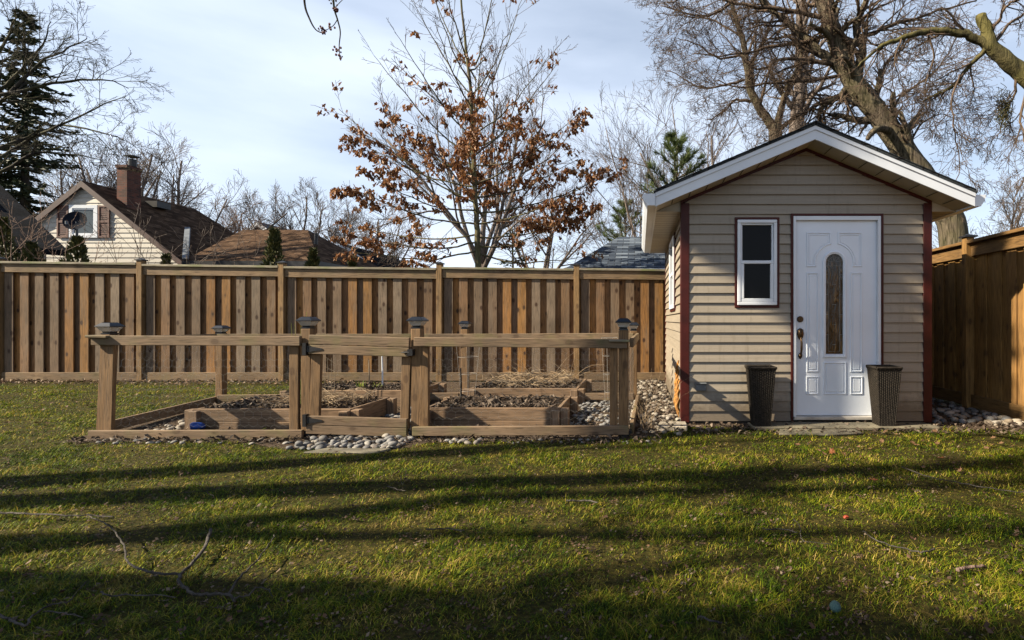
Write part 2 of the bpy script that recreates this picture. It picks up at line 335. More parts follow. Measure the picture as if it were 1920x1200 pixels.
class MB:
    def __init__(s): s.v = []; s.f = []
    def add(s, vs, fs):
        o = len(s.v); s.v.extend([tuple(p) for p in vs]); s.f.extend([tuple(i+o for i in f) for f in fs])
    def box(s, x0, x1, y0, y1, z0, z1, rot=None, piv=None):
        vs = [(x, y, z) for z in (z0, z1) for y in (y0, y1) for x in (x0, x1)]
        if rot is not None: vs = [piv + rot @ (Vector(p)-piv) for p in vs]
        s.add(vs, [(0, 2, 3, 1), (4, 5, 7, 6), (0, 1, 5, 4), (2, 6, 7, 3), (0, 4, 6, 2), (1, 3, 7, 5)])
    def frus(s, c, w0, w1, z0, z1, d0=None, d1=None):       # rectangular frustum
        d0 = d0 or w0; d1 = d1 or w1
        vs = [(c[0]+a*w0/2, c[1]+b*d0/2, z0) for a, b in ((-1, -1), (1, -1), (1, 1), (-1, 1))] + [(c[0]+a*w1/2, c[1]+b*d1/2, z1) for a, b in ((-1, -1), (1, -1), (1, 1), (-1, 1))]
        s.add(vs, [(3, 2, 1, 0), (4, 5, 6, 7), (0, 1, 5, 4), (1, 2, 6, 5), (2, 3, 7, 6), (3, 0, 4, 7)])
    def prism(s, poly, off):                                 # polygon of 3D points extruded by a vector
        n = len(poly); off = Vector(off); a = [Vector(p) for p in poly]; b = [p+off for p in a]
        s.add(a+b, [tuple(range(n-1, -1, -1)), tuple(range(n, 2*n))] + [(i, (i+1) % n, n+(i+1) % n, n+i) for i in range(n)])
    def beam(s, p, q, w, h, up=(0, 0, 1)):
        p, q = Vector(p), Vector(q); d = (q-p).normalized(); u = Vector(up); sd = d.cross(u).normalized(); u = sd.cross(d)
        vs = [e + sd*a*w/2 + u*b*h/2 for e in (p, q) for a, b in ((-1, -1), (1, -1), (1, 1), (-1, 1))]
        s.add(vs, [(3, 2, 1, 0), (4, 5, 6, 7), (0, 1, 5, 4), (1, 2, 6, 5), (2, 3, 7, 6), (3, 0, 4, 7)])
    def tube(s, pts, rs, n=6, cap=True):
        pts = [Vector(p) for p in pts]; m = len(pts)
        if isinstance(rs, (int, float)): rs = [rs]*m
        o = len(s.v); ref = None
        for i, p in enumerate(pts):
            d = (pts[min(i+1, m-1)]-pts[max(i-1, 0)])
            if d.length < 1e-9: d = Vector((0, 0, 1))
            d.normalize()
            if ref is None: ref = Vector((1, 0, 0)) if abs(d.x) < .8 else Vector((0, 1, 0))
            a = ref - d*ref.dot(d)
            if a.length < 1e-6: a = d.orthogonal()
            a.normalize(); b = d.cross(a); ref = a
            for k in range(n):
                an = 2*math.pi*k/n; q = p + (a*math.cos(an)+b*math.sin(an))*rs[i]; s.v.append((q.x, q.y, q.z))
        for i in range(m-1):
            for k in range(n):
                s.f.append((o+i*n+k, o+i*n+(k+1) % n, o+(i+1)*n+(k+1) % n, o+(i+1)*n+k))
        if cap: s.f.append(tuple(o+k for k in range(n-1, -1, -1))); s.f.append(tuple(o+(m-1)*n+k for k in range(n)))
    def build(s, name, m, parent=None, origin=None, bevel=0, smooth=False, uv=False):
        if parent is not None: org = ORG[parent.name]
        else: org = Vector(origin) if origin is not None else Vector((0, 0, 0))
        co = np.array(s.v, dtype=np.float64) - np.array(org)
        me = bpy.data.meshes.new(name); me.from_pydata(co.tolist() if len(co) < 60000 else list(map(tuple, co.tolist())), [], s.f)
        me.materials.append(M[m]); me.update()
        if uv: autouv(me)
        if smooth: me.polygons.foreach_set('use_smooth', [True]*len(me.polygons))
        o = bpy.data.objects.new(name, me); COL.objects.link(o)
        if parent is not None: o.parent = parent
        else: o.location = org
        ORG[o.name] = org
        if bevel:
            bv = o.modifiers.new('bevel', 'BEVEL'); bv.width = bevel; bv.segments = 1; bv.limit_method = 'ANGLE'
        return o
def one(name, m, parent=None, fn=None, **kw):
    b = MB(); fn(b); return b.build(name, m, parent, **kw)
def boxp(name, m, parent, *a, **kw):
    b = MB(); b.box(*a); return b.build(name, m, parent, **kw)

def lap_wall(mb, O, U, Nn, rng, z0, z1, pitch, holes, out=.022, inn=.002):
    """courses of lapped siding; rng(z) -> (u0,u1); holes = (u0,u1,z0,z1)"""
    O, U, Nn = Vector(O), Vector(U), Vector(Nn)
    def pt(u, z, e): return O+U*u+Vector((0, 0, z))+Nn*e
    flip = U.cross(Vector((0, 0, 1))).dot(Nn) < 0
    def quad(ps):
        mb.add(ps if not flip else ps[::-1], [(0, 1, 2, 3)])
    z = z0
    while z < z1-1e-4:
        zt = min(z+pitch, z1)
        cuts = sorted({z, zt, *[h for ho in holes for h in ho[2:] if z+.002 < h < zt-.002]})
        for a, b in zip(cuts, cuts[1:]):
            ea = out-(out-inn)*(a-z)/pitch; eb = out-(out-inn)*(b-z)/pitch
            mid = (a+b)/2
            r0 = rng(a); r1 = rng(b)
            iv = [(r0[0], r0[1], r1[0], r1[1])]
            for h in holes:
                if h[2] < mid < h[3]:
                    nv = []
                    for (p0, p1, q0, q1) in iv:
                        if p0 < h[0] and p1 > h[1]: nv += [(p0, h[0], q0, h[0]), (h[1], p1, h[1], q1)]
                        else: nv.append((p0, p1, q0, q1))
                    iv = nv
            for (p0, p1, q0, q1) in iv:
                quad([pt(p0, a, ea), pt(p1, a, ea), pt(q1, b, eb), pt(q0, b, eb)])
                if a == z: quad([pt(p0, a, inn-.002), pt(p1, a, inn-.002), pt(p1, a, ea), pt(p0, a, ea)])
        z += pitch

rnd = random.Random(7)

# ------------------------------------------------------------------ lawn and garden ground
FY = 9.39                              # back fence
b = MB(); b.add([(-300, -60, 0), (300, -60, 0), (300, 500, 0), (-300, 500, 0)], [(0, 1, 2, 3)])
tag(b.build('lawn', 'lawn'), kind='structure')
garden_poly = [(-5.12, 4.70), (-3.6, 4.72), (-2.95, 4.45), (-2.0, 4.42), (-1.85, 4.72), (-.9, 4.78), (.1, 4.85), (.35, 5.32), (.44, 5.40), (1.2, 5.36), (3.0, 5.32), (4.05, 5.15), (4.05, 9.3), (-4.9, 9.3), (-5.0, 8.95), (-3.2, 8.9), (-3.1, 7.2), (-5.5, 7.0)]
def jag(poly, amp, step, rr):
    out = []
    for i, p in enumerate(poly):
        q = poly[(i+1) % len(poly)]; L = math.dist(p, q); n = max(1, int(L/step))
        for k in range(n):
            a = k/n; out.append((p[0]+(q[0]-p[0])*a+rr.uniform(-amp, amp), p[1]+(q[1]-p[1])*a+rr.uniform(-amp, amp)))
    return out
gp = jag(garden_poly, .03, .12, rnd)
b = MB(); b.add([(x, y, .004) for x, y in gp], [tuple(range(len(gp)))])
tag(b.build('garden_soil_ground', 'soil'), kind='structure')
def in_poly(px, py, poly):
    c = np.zeros(len(px), bool); n = len(poly)
    for i in range(n):
        x0, y0 = poly[i]; x1, y1 = poly[(i+1) % n]
        if y0 == y1: continue
        k = ((y0 > py) != (y1 > py)) & (px < (x1-x0)*(py-y0)/(y1-y0)+x0); c ^= k
    return c

def grass_blades():
    g = np.random.default_rng(3)
    zones = [(1.25, 2.2, 24000, .8), (2.2, 3.2, 14000, .95), (3.2, 4.6, 7500, 1.25), (4.6, 6.5, 3600, 1.7), (6.5, 9.4, 1800, 2.4)]
    X = []; Y = []; W = []
    for y0, y1, d, w in zones:
        xl, xr = -1.25*y1-.3, .76*y1+.3; n = int((xr-xl)*(y1-y0)*d)
        x = g.uniform(xl, xr, n); y = g.uniform(y0, y1, n); k = (x > -1.25*y-.3) & (x < .76*y+.3) & (x < 4.06)
        X.append(x[k]); Y.append(y[k]); W.append(np.full(k.sum(), w))
    X = np.concatenate(X); Y = np.concatenate(Y); W = np.concatenate(W)
    # tufts: thin out by low-frequency waves
    q = np.sin(X*5.1+1.3*np.sin(Y*4.3))+np.sin(Y*6.7+1.9*np.sin(X*3.1+1))+.9*np.sin(X*17+Y*9+2*np.sin(X*6))+.9*np.sin(Y*21-X*13+2*np.sin(Y*7))
    keep = g.random(len(X)) < np.clip(.78+.22*q, .30, 1)
    keep &= ~(in_poly(X, Y, garden_poly) & (g.random(len(X)) > .03))
    keep &= ~((Y > 8.7) & (g.random(len(X)) > .25))
    X, Y, W, q = X[keep], Y[keep], W[keep], q[keep]; n = len(X)
    h = (g.uniform(.005, .021, n)*(1+.28*q)*(1+.9*(g.random(n) < .06))).clip(.005, .05); an = g.uniform(0, 2*np.pi, n)
    lean = g.uniform(.5, 2.4, n)*h; wd = g.uniform(.0009, .0020, n)*W
    dx, dy = np.cos(an), np.sin(an); sx, sy = -dy, dx
    z0 = np.zeros(n)
    def st(x, y, z): return np.stack([x, y, z], 1)
    a0 = st(X-sx*wd, Y-sy*wd, z0); a1 = st(X+sx*wd, Y+sy*wd, z0)
    mx_, my_ = X+dx*lean*.4, Y+dy*lean*.4; b0 = st(mx_-sx*wd*.8, my_-sy*wd*.8, h*.62); b1 = st(mx_+sx*wd*.8, my_+sy*wd*.8, h*.62)
    t_ = st(X+dx*lean, Y+dy*lean, h*g.uniform(.75, 1.05, n))
    co = np.stack([a0, a1, b1, b0, t_], 1).reshape(-1, 3)
    base = np.arange(n)*5
    loops = np.stack([base, base+1, base+2, base+3, base+3, base+2, base+4], 1).ravel().astype(np.int32)
    me = bpy.data.meshes.new('grass'); me.vertices.add(n*5); me.vertices.foreach_set('co', co.ravel())
    me.loops.add(n*7); me.loops.foreach_set('vertex_index', loops)
    ls = np.stack([np.arange(n)*7, np.arange(n)*7+4], 1).ravel().astype(np.int32)
    me.polygons.add(n*2); me.polygons.foreach_set('loop_start', ls)
    me.update(calc_edges=True)
    a = me.attributes.new('rnd', 'FLOAT', 'POINT'); r = g.random(n)**1.1; a.data.foreach_set('value', np.repeat(r, 5).astype(np.float32))
    me.materials.append(M['grass']); o = bpy.data.objects.new('grass', me); COL.objects.link(o)
    tag(o, 'short patchy green and straw coloured grass covering the yard', 'grass', kind='stuff')
grass_blades()

# ------------------------------------------------------------------ back fence
def post_cap(mb, x, y, z, w):
    mb.box(x-w/2, x+w/2, y-w/2, y+w/2, z, z+.02); mb.frus((x, y), w*.86, w*.12, z+.02, z+.042)
bf = thing('board_fence', (-8.75, FY, 0), 'long weathered board-on-board wooden fence across the back of the yard', 'fence')
px_posts = [-260, 3, 268, 532, 826, 1082, 1340, 1600]
xs = [(p-1200)*FY/1000 for p in px_posts] + [4.05]
xs[0] = -13.7; xs = [-18.6, -16.15] + xs
tops = [2.13, 2.12, 2.10, 2.075, 2.03, 1.995, 1.975, 1.955, 1.95, 1.94, 1.94]
for i in range(len(xs)-1):
    x0, x1, zt = xs[i]+.05, xs[i+1]-.05, tops[i+1] if i+1 < len(tops) else 1.94
    zt = {0: 2.13, 1: 2.12, 2: 2.10, 3: 2.075, 4: 2.025, 5: 1.985, 6: 1.975, 7: 1.955}.get(i, 1.95)
    dz = .015
    b = MB(); c = MB(); n = max(1, round((x1-x0)/.258)); pt = (x1-x0)/n
    for k in range(n):
        u = x0+pt*k + rnd.uniform(-.006, .006)
        b.box(u+.03, u+.03+.148, FY-.024, FY-.004, .1, zt-.05+rnd.uniform(-.004, .004))
    for k in range(n+1):
        u = x0+pt*k+rnd.uniform(-.006, .006)-.118
        c.box(max(x0-.07, u), min(x1+.07, u+.186), FY+.022, FY+.04, .1, zt-.05)
    b.build('front_pickets', 'picket', bf); c.build('inner_pickets', 'picket_back', bf)
    b = MB(); b.prism([(x0, FY-.054, zt-.17+dz), (x1, FY-.054, zt-.17-dz), (x1, FY-.054, zt-.022-dz), (x0, FY-.054, zt-.022+dz)], (0, .028, 0)); b.build('top_rail', 'rail', bf, bevel=.004)
    b = MB(); b.prism([(x0-.0, FY-.085, zt-.02+dz), (x1+.0, FY-.085, zt-.02-dz), (x1, FY-.085, zt+.018-dz), (x0, FY-.085, zt+.018+dz)], (0, .17, 0)); b.build('cap_rail', 'cap', bf, bevel=.004)
    boxp('kick_board', 'rail', bf, x0, x1, FY-.052, FY-.026, .015, .162, bevel=.004)
    b = MB(); b.box(x0, x1, FY+.0, FY+.018, 0.0, .1); b.build('back_kick_board', 'dark', bf)
for i, x in enumerate(xs):
    zt = {0: 2.2, 1: 2.2, 2: 2.18, 3: 2.175, 4: 2.15, 5: 2.105, 6: 2.09, 7: 2.065}.get(i, 2.05)
    boxp('post', 'fpost', bf, x-.048, x+.048, FY-.08, FY+.02, -.02, zt-.03, bevel=.005)
    b = MB(); post_cap(b, x, FY-.03, zt-.03, .125); b.build('post_cap', 'blackmetal', bf)

# ------------------------------------------------------------------ right-hand fence
FX = 4.09
rf = thing('side_fence', (FX, 6.6, 0), 'amber cedar board fence running towards the camera right of the shed', 'fence')
ys = [-.7, 1.74, 4.17, 6.6, 9.33]
for i in range(4):
    y0, y1 = ys[i]+.05, ys[i+1]-.05; b = MB(); c = MB(); n = round((y1-y0)/.262); pt = (y1-y0)/n
    for k in range(n):
        u = y0+pt*k+rnd.uniform(-.006, .006); b.box(FX+.0, FX+.019, u+.02, u+.02+.148, .1, 1.95)
    for k in range(n+1):
        u = y0+pt*k-.13; c.box(FX+.022, FX+.038, max(y0-.02, u), min(y1+.02, u+.20), .1, 1.95)
    b.build('front_boards', 'cedar', rf); c.build('inner_boards', 'cedar', rf)
    boxp('top_rail', 'cedar_y', rf, FX-.03, FX-.002, y0, y1, 1.86, 2.015, bevel=.004)
    boxp('cap_rail', 'cedar_y', rf, FX-.085, FX+.085, y0, y1, 2.017, 2.055, bevel=.004)
    boxp('kick_board', 'cedar_y', rf, FX-.03, FX-.002, y0, y1, .01, .165, bevel=.004)
for y in ys[:4]:
    boxp('post', 'cedar', rf, FX-.082, FX+.02, y-.047, y+.047, -.02, 2.10, bevel=.005)
    b = MB(); post_cap(b, FX-.03, y, 2.10, .15); b.build('post_cap', 'blackmetal', rf)

# ------------------------------------------------------------------ garden shed
SX0, SX1, SY0, SY1 = .443, 3.0, 5.54, 8.95
sh = thing('garden_shed', ((SX0+SX1)/2, (SY0+SY1)/2, 0), 'small beige vinyl sided garden shed with white door and dark red corner trim', 'shed')
XC = (SX0+SX1)/2; WT = 2.31; AP = 2.836; SL = (AP-WT)/(XC-SX0)
def grng(z):
    if z <= WT: return (0, SX1-SX0)
    d = (z-WT)/SL; return (min(d, XC-SX0-.005), max(SX1-SX0-d, XC-SX0+.005))
wd = (.985-SX0, 1.437-SX0, 1.212, 2.138); dd = (1.565-SX0, 2.512-SX0, 0.0, 2.177)
b = MB(); lap_wall(b, (SX0, SY0, 0), (1, 0, 0), (0, -1, 0), grng, .035, AP, .102, [wd, dd]); b.build('front_siding', 'siding', sh)
b = MB(); lap_wall(b, (SX0, SY1, 0), (0, -1, 0), (-1, 0, 0), lambda z: (0, SY1-SY0), .035, 2.24, .102, [(SY1-7.35, SY1-6.45, 1.2, 2.13)]); b.build('side_siding', 'siding', sh)
b = MB(); lap_wall(b, (SX1, SY0, 0), (0, 1, 0), (1, 0, 0), lambda z: (0, SY1-SY0), .035, 2.24, .102, []); b.build('side_siding', 'siding', sh)
b = MB(); b.prism([(SX0, SY1, 0), (SX1, SY1, 0), (SX1, SY1, WT), (XC, SY1, AP), (SX0, SY1, WT)], (0, -.05, 0)); b.build('rear_wall', 'siding', sh)

# wall cores behind the siding, leaving the openings
b = MB()
for a, c_, z0, z1 in ((SX0+.02, .985, 0, 2.3), (1.437, 1.565, 0, 2.3), (2.512, SX1-.02, 0, 2.3), (.985, 1.437, 0, 1.212), (.985, 1.437, 2.138, 2.3), (1.565, 2.512, 2.177, 2.3)):
    b.box(a, c_, SY0+.004, SY0+.07, z0, z1)
b.prism([(SX0+.05, SY0+.004, 2.301), (SX1-.05, SY0+.004, 2.301), (XC, SY0+.004, AP-.01)], (0, .06, 0))
b.box(SX0+.004, SX0+.06, SY0+.08, 6.45, 0, 2.2); b.box(SX0+.004, SX0+.06, 7.35, SY1-.06, 0, 2.2); b.box(SX0+.004, SX0+.06, 6.45, 7.35, 0, 1.2)
b.box(SX1-.06, SX1-.004, SY0+.08, SY1-.06, 0, 2.2)
b.build('wall_core', 'dark', sh)
# corner trims
for nm, x0, x1, y0, y1 in (('corner_trim', SX0-.022, SX0+.068, SY0-.026, SY0+.075), ('corner_trim', SX1-.068, SX1+.022, SY0-.026, SY0+.075), ('corner_trim', SX0-.022, SX0+.04, SY1-.05, SY1+.02), ('corner_trim', SX1-.04, SX1+.022, SY1-.05, SY1+.02)):
    boxp(nm, 'red', sh, x0, x1, y0, y1, .02, 2.29, bevel=.004)
boxp('base_gap_shade', 'dark', sh, SX0+.01, SX1-.01, SY0-.004, SY1-.02, -.02, .034)  # near-black box: shade of the gap beneath the walls put into its colour
# roof
RY0, RY1 = 5.24, 8.98; HX = 1.57; ZE, ZA = 2.352, 3.012; RS = (ZA-ZE)/HX; TH = .03
b = MB()
for s in (-1, 1):
    xe = XC+s*(HX+.015); ze = ZE-.006
    poly = [(XC, RY0-.02, ZA), (xe, RY0-.02, ze), (xe, RY0-.02, ze-.022), (XC, RY0-.02, ZA-.022)]
    b.prism(poly if s < 0 else poly[::-1], (0, RY1-RY0+.04, 0))
roof = b.build('roof', 'sh_shed', sh, uv=True)
b = MB()                                                   # shingle course edges, ridge cap
for s in (-1, 1):
    for k in range(12):
        d0 = HX*k/12; x = XC+s*(HX-d0); z = ZE+RS*d0; L = .135
        for side in (RY0-.028,):
            b.prism([(x, side, z+.002), (x, side, z+.010), (x-s*L, side, z+.008+RS*L), (x-s*L, side, z+.002+RS*L)], (0, RY1-RY0+.05, 0))
b.build('shingle_courses', 'sh_shed', roof, uv=True)
b = MB()
for s in (-1, 1): b.prism([(XC, RY0-.03, ZA+.022), (XC+s*.13, RY0-.03, ZA+.016-RS*.13), (XC+s*.13, RY0-.03, ZA+.006-RS*.13), (XC, RY0-.03, ZA+.008)], (0, RY1-RY0+.055, 0))
b.build('ridge_cap', 'sh_shed', roof, uv=True)
for s in (-1, 1):                                          # white rake boards, two-stepped
    for (yy, th, za, zb, nm) in ((RY0, .02, .024, .155, 'rake_fascia'), (RY0-.012, .012, .023, .062, 'rake_drip_edge')):
        xe = XC+s*HX; b = MB()
        b.prism([(XC, yy, ZA-za), (XC, yy, ZA-zb), (xe, yy, ZE-zb), (xe, yy, ZE-za)], (0, th, 0)); b.build(nm, 'white', sh)
    # sloped soffit under the gable overhang
    b = MB(); xe = XC+s*HX
    b.prism([(XC, RY0+.021, ZA-.150), (XC, RY0+.021, ZA-.142), (xe, RY0+.021, ZE-.142), (xe, RY0+.021, ZE-.150)], (0, SY0-RY0-.022, 0)); b.build('gable_soffit', 'soffit', sh)
    # soffit panel joints and vents
    b = MB()
    for k in range(1, 9):
        x = XC+s*HX*k/9.0; z = ZA-.1535-RS*HX*k/9.0
        b.box(x-.003, x+.003, RY0+.03, SY0-.05, z-.001, z+.003)
    b.build('soffit_joints', 'dark', sh)
    # red frieze under soffit on the wall
    b = MB(); x1 = XC+s*(XC-SX0+.02)
    zf = lambda x: ZA-.152-RS*abs(x-XC)
    b.prism([(XC, SY0-.024, zf(XC)), (XC, SY0-.024, zf(XC)-.032), (x1, SY0-.024, zf(x1)-.032), (x1, SY0-.024, zf(x1))], (0, .022, 0)); b.build('frieze_trim', 'red', sh)
    # boxed eave: level soffit, end return, fascia and gutter
    xw = SX0-.0 if s < 0 else SX1; xe = XC+s*HX; a, c_ = sorted((xw, xe))
    b = MB(); b.box(a, c_, SY0-.005, RY1, 2.205, 2.213); b.build('eave_soffit', 'soffit', sh)
    b = MB()
    for k in range(1, 26): yk = SY0+(RY1-SY0)*k/26; b.box(a+.01, c_-.03, yk-.0025, yk+.0025, 2.2035, 2.206)
    b.build('soffit_grooves', 'flashing', sh)
    b = MB(); zi = lambda x: ZA-.152-RS*abs(x-XC)
    b.prism([(xw, SY0-.006, 2.213), (xe, SY0-.006, 2.200), (xe, SY0-.006, zi(xe)), (xw, SY0-.006, zi(xw))], (0, .012, 0)); b.build('eave_return', 'soffit', sh)
    b = MB(); x0, x1 = sorted((xe-s*.018, xe+s*.002)); b.box(x0, x1, RY0+.022, RY1, 2.198, ZE-.026); b.build('eave_fascia', 'white', sh)
    prof = [(0, .115), (0, .0), (.075, .0), (.105, .05), (.12, .085), (.12, .115), (.114, .115), (.114, .088), (.098, .052), (.070, .007), (.006, .007), (.006, .115)]
    y0g = RY0-.015 if s < 0 else RY0+.03
    pr = [(xe+s*(.003+u), y0g, 2.205+v_) for u, v_ in prof]; b = MB(); b.prism(pr if s < 0 else pr[::-1], (0, RY1-y0g-.02, 0)); g_ = b.build('gutter', 'white', sh)
    b = MB(); pr = [(xe+s*(.003+u), y0g-.003, 2.203+v_) for u, v_ in prof[:6]]; b.prism(pr if s < 0 else pr[::-1], (0, .004, 0)); b.build('end_cap', 'white', g_)

# front window
def rect_frame(mb, x0, x1, z0, z1, w, y0, y1):
    mb.box(x0, x1, y0, y1, z0, z0+w); mb.box(x0, x1, y0, y1, z1-w, z1); mb.box(x0, x0+w, y0, y1, z0+w, z1-w); mb.box(x1-w, x1, y0, y1, z0+w, z1-w)
wn = MB(); rect_frame(wn, .98, 1.442, 1.207, 2.143, .026, SY0-.028, SY0+.02); win = wn.build('window', 'red', sh, bevel=.003)
b = MB(); rect_frame(b, 1.007, 1.415, 1.234, 2.116, .034, SY0-.040, SY0+.03); b.build('frame', 'white', win, bevel=.004)
b = MB(); rect_frame(b, 1.0415, 1.3805, 1.67, 2.0815, .018, SY0-.022, SY0+.028); rect_frame(b, 1.0415, 1.3805, 1.2685, 1.695, .034, SY0-.036, SY0+.0); b.build('sash', 'white', win, bevel=.004)
boxp('pane', 'glass', win, 1.05, 1.37, SY0+.008, SY0+.014, 1.69, 2.07); boxp('pane', 'glass', win, 1.07, 1.352, SY0-.012, SY0-.006, 1.30, 1.665)
# side window
wn = MB()
def yframe(mb, y0, y1, z0, z1, w, x0, x1):
    mb.box(x0, x1, y0, y1, z0, z0+w); mb.box(x0, x1, y0, y1, z1-w, z1); mb.box(x0, x1, y0, y0+w, z0+w, z1-w); mb.box(x0, x1, y1-w, y1, z0+w, z1-w)
yframe(wn, 6.44, 7.36, 1.19, 2.14, .03, SX0-.03, SX0+.02); win2 = wn.build('window', 'red', sh)
b = MB(); yframe(b, 6.472, 7.328, 1.222, 2.108, .05, SX0-.045, SX0+.02); b.box(SX0-.036, SX0+.01, 6.53, 7.27, 1.65, 1.69); b.build('frame', 'white', win2, bevel=.004)
boxp('pane', 'glass', win2, SX0-.004, SX0+.002, 6.52, 7.28, 1.27, 2.06)

# front door: coordinates read off an enlarged crop, then turned to metres on the wall
def dz(u, v_): return ((1360+u/2.608-1200)/180.5, EYE+(220-v_/2.608)/180.5)
dr = MB(); 
for x0, x1, z0, z1 in ((1.561, 1.586, .03, 2.181), (2.494, 2.518, .03, 2.181), (1.586, 2.494, 2.157, 2.181)): dr.box(x0, x1, SY0-.03, SY0+.02, z0, z1)
dr.build('door_trim', 'red', sh, bevel=.003)
b = MB()
for x0, x1, z0, z1 in ((1.587, 1.617, .045, 2.156), (2.463, 2.493, .045, 2.156), (1.617, 2.463, 2.113, 2.156)): b.box(x0, x1, SY0-.026, SY0+.06, z0, z1)
b.build('door_frame', 'white', sh, bevel=.003)
boxp('door_sill', 'sill', sh, 1.587, 2.493, SY0-.06, SY0+.05, .052, .084, bevel=.004)
boxp('threshold_gap', 'dark', sh, 1.587, 2.493, SY0-.02, SY0+.05, .0, .05)  # solid dark box stands in for the shade below the sill
gcx, gcz = dz(535, 292); gr = .092; gbot = dz(0, 742)[1]
def arch(r, bot, n=18): 
    return [(gcx-r, bot)] + [(gcx-r*math.cos(math.pi*i/n), gcz+r*math.sin(math.pi*i/n)) for i in range(n+1)] + [(gcx+r, bot)]
DY = SY0+.012
b = MB(); hole = arch(gr, gbot); x0, x1, z0, z1 = 1.618, 2.462, .088, 2.112
n = len(hole); top = [(x0, z0)] + [(x0+(x1-x0)*(i/(n-3)), z1) if 0 < i < n-3 else ((x0, z1) if i <= 0 else (x1, z1)) for i in range(n-2)] + [(x1, z0)]
vs = [(p[0], DY, p[1]) for p in hole] + [(p[0], DY, p[1]) for p in top]
fs = [(i, i+1, n+i+1, n+i) for i in range(n-1)] + [(n-1, 0, n, 2*n-1)]
b.add(vs, fs); vb = [(p[0], DY, p[1]) for p in hole]+[(p[0], DY+.03, p[1]) for p in hole]
b.add(vb, [(i, (i+1) % n, n+(i+1) % n, n+i) for i in range(n)])
b.box(x0, x1, DY+.031, DY+.04, z0, z1)
door = b.build('door', 'door', sh)
def moulding(mb, poly, w=.009, h=.009, closed=True):
    """a rounded raised bead along an outline in the plane of the door"""
    pts = [Vector((p[0], DY, p[1])) for p in poly]; n = len(pts)
    prof = [(-w, 0), (-w*.6, h*.8), (0, h), (w*.6, h*.8), (w, 0)]
    rings = []
    for i in range(n):
        a = pts[(i-1) % n]; c_ = pts[(i+1) % n]; p = pts[i]
        d1 = (p-a).normalized(); d2 = (c_-p).normalized(); n1 = Vector((-d1.z, 0, d1.x)); n2 = Vector((-d2.z, 0, d2.x))
        m_ = (n1+n2); m_ = m_.normalized()/max(.4, math.sqrt((1+n1.dot(n2))/2)) if m_.length > 1e-4 else n1
        rings.append([p+m_*u+Vector((0, -v_, 0)) for u, v_ in prof])
    o = len(mb.v)
    for r in rings: mb.v.extend([tuple(q) for q in r])
    for i in range(n):
        j = (i+1) % n
        for k in range(4): mb.f.append((o+i*5+k, o+i*5+k+1, o+j*5+k+1, o+j*5+k))
def rpoly(u0, v0, u1, v1): return [dz(u0, v1), dz(u0, v0), dz(u1, v0), dz(u1, v1)]
def inset(poly, d):
    cx = sum(p[0] for p in poly)/len(poly); cz = sum(p[1] for p in poly)/len(poly)
    return [(p[0]+(d if p[0] < cx else -d), p[1]+(d if p[1] < cz else -d)) for p in poly]
def corner_panel(sgn, off):
    s = 1/2.608/180.5; cx, cy = 535, 292; R_ = (94+off)
    xo = cx-sgn*(133-off); xi = cx-sgn*(20+off); yt = 148+off; yb = 310-off
    # concave arc from the inner top edge down to the bottom edge
    a0 = math.acos(min(1, (20+off)/R_)); 
    x_b = math.sqrt(max(0, R_*R_-(yb-cy)**2)); a1 = math.atan2(-(yb-cy), x_b)
    arc = [(cx-sgn*R_*math.cos(a0+(a1-a0)*i/10), cy-R_*math.sin(a0+(a1-a0)*i/10)) for i in range(11)]
    pts = [(xo, yb), (xo, yt), (xi, yt)] + arc
    return [dz(*p) for p in pts]
b = MB()
for q in ((402, 345, 455, 825), (616, 345, 668, 825), (485, 783, 590, 935), (400, 853, 455, 935), (616, 853, 670, 935)):
    pl = rpoly(*q); moulding(b, pl); moulding(b, inset(pl, .026), .006, .006)
    ip = inset(pl, .03); b.prism([(p[0], DY-.004, p[1]) for p in ip], (0, .004, 0))
for s in (1, -1):
    moulding(b, corner_panel(s, 0)); moulding(b, corner_panel(s, 10), .005, .005)
b.build('raised_panels', 'door', door)
b = MB(); moulding(b, arch(gr+.018, gbot-.022), .016, .016); moulding(b, arch(gr+.003, gbot-.003), .007, .010); b.build('glass_surround', 'door', door)
b = MB(); pl = arch(gr-.001, gbot+.001); b.add([(p[0], DY+.012, p[1]) for p in pl], [tuple(range(len(pl)-1, -1, -1))]); b.build('door_glass', 'glass_door', door)
b = MB()
for r in (.06,): 
    pts = [Vector((p[0], DY+.008, p[1])) for p in arch(r, gbot+.03)]; b.tube(pts+[pts[0]], .0022, 4, False)
for k in range(9):
    z = gbot+.1+k*.105; 
    if k % 2: b.tube([(gcx-.06, DY+.008, z), (gcx-.09, DY+.008, z)], .002, 4); b.tube([(gcx+.06, DY+.008, z), (gcx+.09, DY+.008, z)], .002, 4)
    else: b.tube([(gcx-.018, DY+.008, z), (gcx+.018, DY+.008, z)], .0022, 4)
for q in range(6):
    a = math.pi*(q+.5)/6; b.tube([(gcx+.02*math.cos(a), DY+.008, gcz+.02*math.sin(a)), (gcx+.09*math.cos(a), DY+.008, gcz+.09*math.sin(a))], .002, 4)
b.tube([(gcx-.09, DY+.008, gcz-.035), (gcx+.09, DY+.008, gcz-.035)], .003, 4)
b.build('lead_lines', 'wire', door)
b = MB(); x, z = dz(367, 570); b.tube([(x, DY, z), (x, DY-.012, z), (x, DY-.02, z)], [.033, .032, .024], 20); b.tube([(x, DY-.02, z), (x, DY-.028, z)], .012, 10); b.build('deadbolt', 'bronze', door, smooth=False)
b = MB(); x, z = dz(367, 640)
b.tube([(x, DY-.004, z+.052), (x, DY-.01, z+.04), (x, DY-.012, z), (x, DY-.012, z-.04), (x, DY-.01, z-.06)], [.012, .03, .036, .028, .012], 14)
